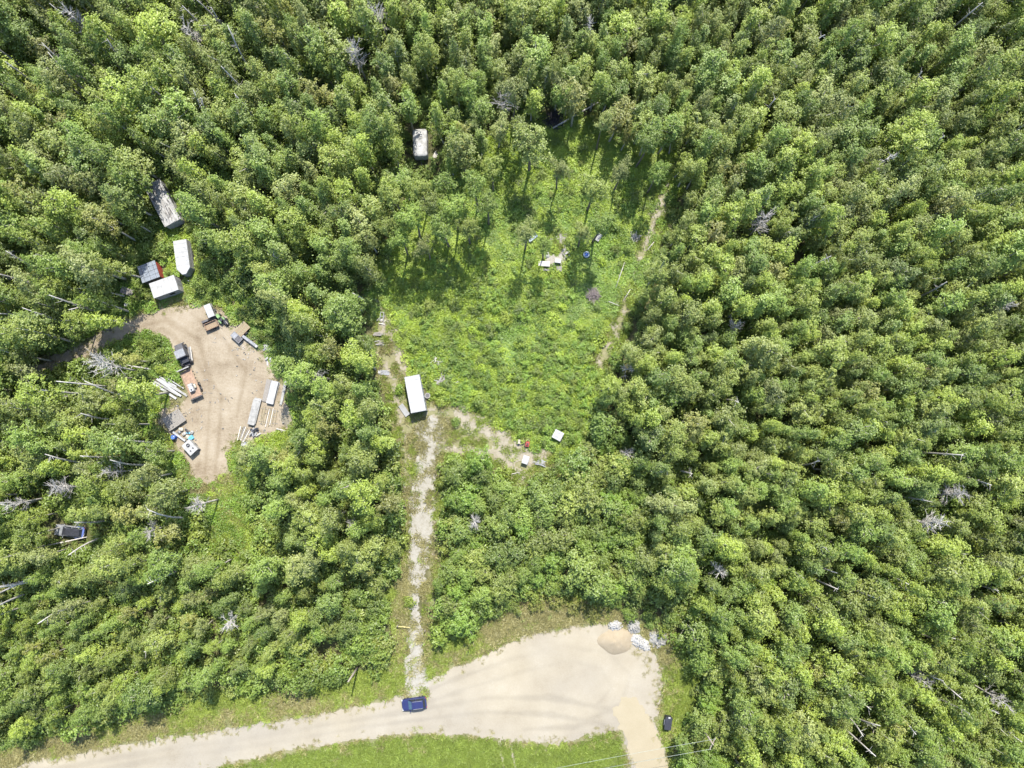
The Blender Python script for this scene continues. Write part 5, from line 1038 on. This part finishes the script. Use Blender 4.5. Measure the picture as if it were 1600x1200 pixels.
for x in (.5, 1.3):
    for s in (-1, 1): wheel(t, x, s * 1.02, .38, .38, .24)
for i in range(4): part(t, 'stake', M_STEEL, [((-1.8 + i * 1.2, 1.1, .95), (.1, .1, .5))])
w = P(300.5, 606, .95); t = thing('white_tank', 'white water tank with a dark cap on the brown trailer deck', 'tank', (w.x, w.y, .92), a); B().box((0, 0, .35), (1.45, .75, .7), top=.92).build('tank_body', M_WHITE, t); B().cyl((.4, 0, .73), .13, .08).build('cap', M_BLK, t); part(t, 'strap', M_GREYM, [((-.3, 0, .36), (.06, .77, .72))])
w = P(306, 603, .95); t = thing('cream_canister', 'cream canister next to the white tank on the trailer deck', 'canister', (w.x, w.y, .92), a); B().box((0, 0, .25), (.7, .25, .5)).build('canister_body', M_CREAM, t); B().cyl((.2, 0, .54), .05, .09).build('cap', M_DARK, t)
w = P(305, 626); t = thing('tool_bar', 'dark tool bar lying on the dirt below the flatbed trailer', 'tool', w, R(-38)); part(t, 'bar', M_STEEL, [((0, 0, .12), (1.1, .14, .12))]); part(t, 'bracket', M_STEEL, [((-.4, 0, .12), (.2, .4, .1))])
# white siding strips
t = thing('white_pole_stack', 'stack of long white siding strips left of the flatbed trailer', 'siding', P(265, 608), 0); foot(t, 2.6); o0 = t.location
for i, (p0, p1, wd) in enumerate((((239, 599), (275, 623), .38), ((241, 596), (279, 618), .28), ((245, 592), (283, 619), .34), ((248, 592), (290, 617), .34), ((252, 590), (292, 619), .3), ((249, 588), (276, 604), .2), ((256, 588), (287, 607), .18))):
    c, a, L = axis(p0, p1, .3); part(t, 'strip', [M_WHITE, M_WHITED][i % 3 == 1], [((c.x - o0.x, c.y - o0.y, .22 + .05 * (i % 3)), (L, wd, .06), a)])
part(t, 'bearer', M_GREYW, [((dx, dy, .08), (.12, 2.4, .12), R(58)) for dx, dy in ((-1.1, .6), (.9, -.5))])
# grey board deck
c, a, L = axis((266.5, 647), (278, 664.5), .7)
t = thing('board_deck', 'raised grey board deck on the left rim of the dirt yard', 'deck', c, a); foot(t, 1.9)
for i in range(12): part(t, 'plank', M_GREYW, [((0, -1.5 + i * .272, .74), (2.45, .255, .05))])
part(t, 'joist', M_WOOD, [((s * 1.1, 0, .6), (.1, 3.1, .2)) for s in (-1, 0, 1)])
for x in (-1, 1):
    for y in (-1.4, 1.4): part(t, 'leg', M_WOOD, [((x, y, .25), (.14, .14, .5))])
c2 = P(277, 641, .8); t = thing('shovel', 'dark shovel lying on the grey board deck', 'tool', (c2.x, c2.y, .78), R(80)); B().tube([(-.5, 0, .03), (.5, 0, .03)], .03, 6).build('handle', M_POLE, t); part(t, 'blade', M_STEEL, [((.65, 0, .03), (.32, .24, .03))])
# junk by the white box
c, a, L = axis((270, 675), (289, 689), .5); t = thing('white_beam', 'long white beam between the deck and the white camper box', 'beam', c, a); foot(t, 1); part(t, 'web', M_WHITE, [((0, 0, .35), (L, .3, .3))]); part(t, 'rest', M_GREYW, [((s * L * .35, 0, .1), (.15, .6, .2)) for s in (-1, 1)])
w = P(274, 683); t = thing('blue_barrel', 'blue plastic barrel left of the white beam', 'barrel', w); foot(t, .7); B().cyl((0, 0, .45), .4, .9, 'Z', 16).build('barrel_body', M_TARPB, t, False); B().torus((0, 0, .9), .38, .035).build('rim', M_BLK, t); B().cyl((.15, .1, .92), .1, .06).build('bung', M_WHITE, t)
for i, (px, py, m_, lab, s) in enumerate(((284, 671, M_CREAM, 'cream sack nearest the grey deck', .8), (289, 678, M_STONEW, 'pale sack in the middle of the yard junk', .7), (301, 676, M_WHITED, 'grey-white sack at the right of the yard junk', .7), (294, 683, M_CREAM, 'cream sack next to the teal tarp', .7), (281, 675, M_GREYM, 'grey metal scrap box beside the white beam', .6))):
    t = thing('junk_sack', lab, 'sack', P(px, py), R(33 * i)); foot(t, .6); B().loft([[(x * q * s, y * q * s * .8, z * s) for x, y in rrect(.5, .5, .25, 3)] for q, z in ((.85, 0), (1, .25), (.95, .5), (.6, .66))]).build('sack', m_, t, True); part(t, 'tie', M_DARK, [((0, 0, .68 * s), (.1, .08, .08))])
w = P(299, 684.5); t = thing('teal_tarp', 'bright teal folded tarp by the white camper box', 'tarp', w, R(35)); foot(t, .7); B().loft([[(x * q, y * q, z) for x, y in rrect(.48, .36, .12, 3)] for q, z in ((1, 0), (1.03, .3), (.9, .42))]).build('tarp_bundle', M_TEAL, t); part(t, 'rope', M_DARK, [((0, 0, .43), (.9, .03, .03))])
heap('junk_heap', 'dark teal scraps among the yard junk', 294, 674, 6, .7, .25, .5, [M_STEEL, M_TEAL, M_BLK], 20, 50, 31, .3, 'junk', None, 'scrap')
c, a, L = axis((289.5, 691.5), (303.5, 707), 1.3)
t = thing('camper_box', 'white camper box with a black roof ring at the lower left of the yard', 'camper', c, a); foot(t, 1.6)
part(t, 'box_body', M_WHITED, [((0, 0, .75), (2.15, 1.55, 1.1))]); part(t, 'top', M_WHITE, [((0, 0, 1.33), (2.25, 1.65, .06))]); B().torus((-.45, .05, 1.4), .24, .085).build('roof_ring', M_BLK, t); B().cyl((-.45, .05, 1.37), .13, .04).build('ring_hub', M_GREYM, t)
for x, y in ((.55, -.25), (.45, .35)): part(t, 'roof_vent', M_BLK, [((x, y, 1.39), (.24, .18, .07), .3)])
part(t, 'window', M_GLASS, [((1.08, 0, .9), (.02, .9, .4))])
for s in (-1, 1): wheel(t, 0, s * .72, .28, .28, .18)
w = P(312, 703.5); t = thing('dark_jack', 'small dark jack on the dirt right of the white camper box', 'tool', w, R(20)); part(t, 'base', M_STEEL, [((0, 0, .06), (.5, .2, .1))]); part(t, 'arm', M_STEEL, [((0, 0, .25), (.08, .08, .4))])
# sheet stacks on the right rim
def stack(name, lab, p0, p1, W_, h, mats, n_, seed, cat, nm):
    rs = random.Random(seed); c, a, L = axis(p0, p1, h); t = thing(name, lab, cat, c, a); foot(t, L * .45)
    part(t, 'bearer', M_GREYW, [((x, 0, .06), (.14, W_ * 1.05, .12)) for x in (-L * .35, 0, L * .35)])
    for i in range(n_): part(t, nm, mats[i % len(mats)], [((rs.gauss(0, .07), rs.gauss(0, .06), .13 + (h - .13) * (i + .5) / n_), (L * rs.uniform(.93, 1), W_ * rs.uniform(.9, 1), (h - .13) / n_ * .8), rs.gauss(0, .02))])
    return t
stack('sheet_stack', 'white sheet stack on a grey base at the right rim of the yard', (430, 595), (421, 630), 1.25, .7, [M_GREYM, M_WHITE, M_WHITE], 5, 1, 'sheet stack', 'sheet')
stack('sheet_stack', 'long narrow stack of white sheets on the yard grass, nearest the dirt', (402, 623), (392, 664), 1.25, .7, [M_WHITED, M_WHITE, M_WHITED], 6, 2, 'sheet stack', 'sheet')
stack('grey_boards', 'grey boards under the left side of the upper white sheet stack', (420, 592), (413, 627), .8, .3, [M_GREYW, M_GREYM], 3, 3, 'boards', 'plank')
stack('pale_strip', 'narrow pale strip right of the upper white sheet stack', (446, 594), (438, 632), .45, .3, [M_STONE, M_WHITED], 2, 4, 'strip', 'strip')
t = thing('lumber_stack', 'yellowish lumber boards laid side by side between the white sheet stacks', 'lumber', P(420, 650), R(-100)); foot(t, 2)
rs = random.Random(4)
for i in range(9): part(t, 'plank', [M_TAN, M_TAN, M_DEAD][rs.randrange(3)], [((rs.gauss(0, .2), -1.3 + i * .31 + rs.gauss(0, .05), .18 + rs.random() * .05), (3.0 * rs.uniform(.8, 1.05), .14, .06), rs.gauss(0, .04))])
part(t, 'bearer', M_GREYW, [((x, 0, .07), (.12, 3.0, .12)) for x in (-1.1, 1.1)])
t = thing('lumber_boards', 'tan boards fanned out below the narrow white sheet stack', 'lumber', P(381, 679), R(68)); foot(t, 1.3)
for i in range(8): part(t, 'plank', [M_TAN, M_DEAD, M_GREYW][i % 3], [((rs.gauss(0, .1), -.75 + i * .21, .15 + .02 * i), (2.4, .15, .05), R(-8 + 2.5 * i))])
heap('junk_heap', 'black and white junk below the lumber stack', 399, 674, 14, 1.0, .25, 1.0, [M_WHITED, M_BLK, M_GREYM, M_STEEL], 60, 60, 41, .6, 'junk', None, 'scrap')
heap('junk_heap', 'crumpled grey metal at the lower end of the tan boards', 385, 694, 8, .9, .4, .6, [M_GREYM, M_WHITED, M_STEEL], 10, 60, 42, .5, 'junk', None, 'scrap')
g = B(); rs = random.Random(77)
for i in range(170):
    px, py = random.Random(i).choice([(300, 660, 26), (395, 560, 30), (375, 525, 30), (420, 640, 34), (290, 585, 28), (335, 505, 30), (330, 620, 70), (395, 685, 18), (262, 630, 18)])[:2], None
    cx, cy = px; q = P(cx + rs.gauss(0, 16), cy + rs.gauss(0, 16)); d = rs.choice([(.35, .12, .08), (.2, .2, .12), (.7, .07, .05), (.28, .18, .1)]); g.box((q.x, q.y, .1), d, rs.random() * 6.28, rs.gauss(0, .2))
tag(g.build('yard_litter', mat('litter', (.24, .22, .19), (.05, .05, .05), .8, .9, lo=.42, hi=.58)), 'small scattered scraps and sticks over the dirt yard', None, kind='stuff')
low_vegetation(); bushes()
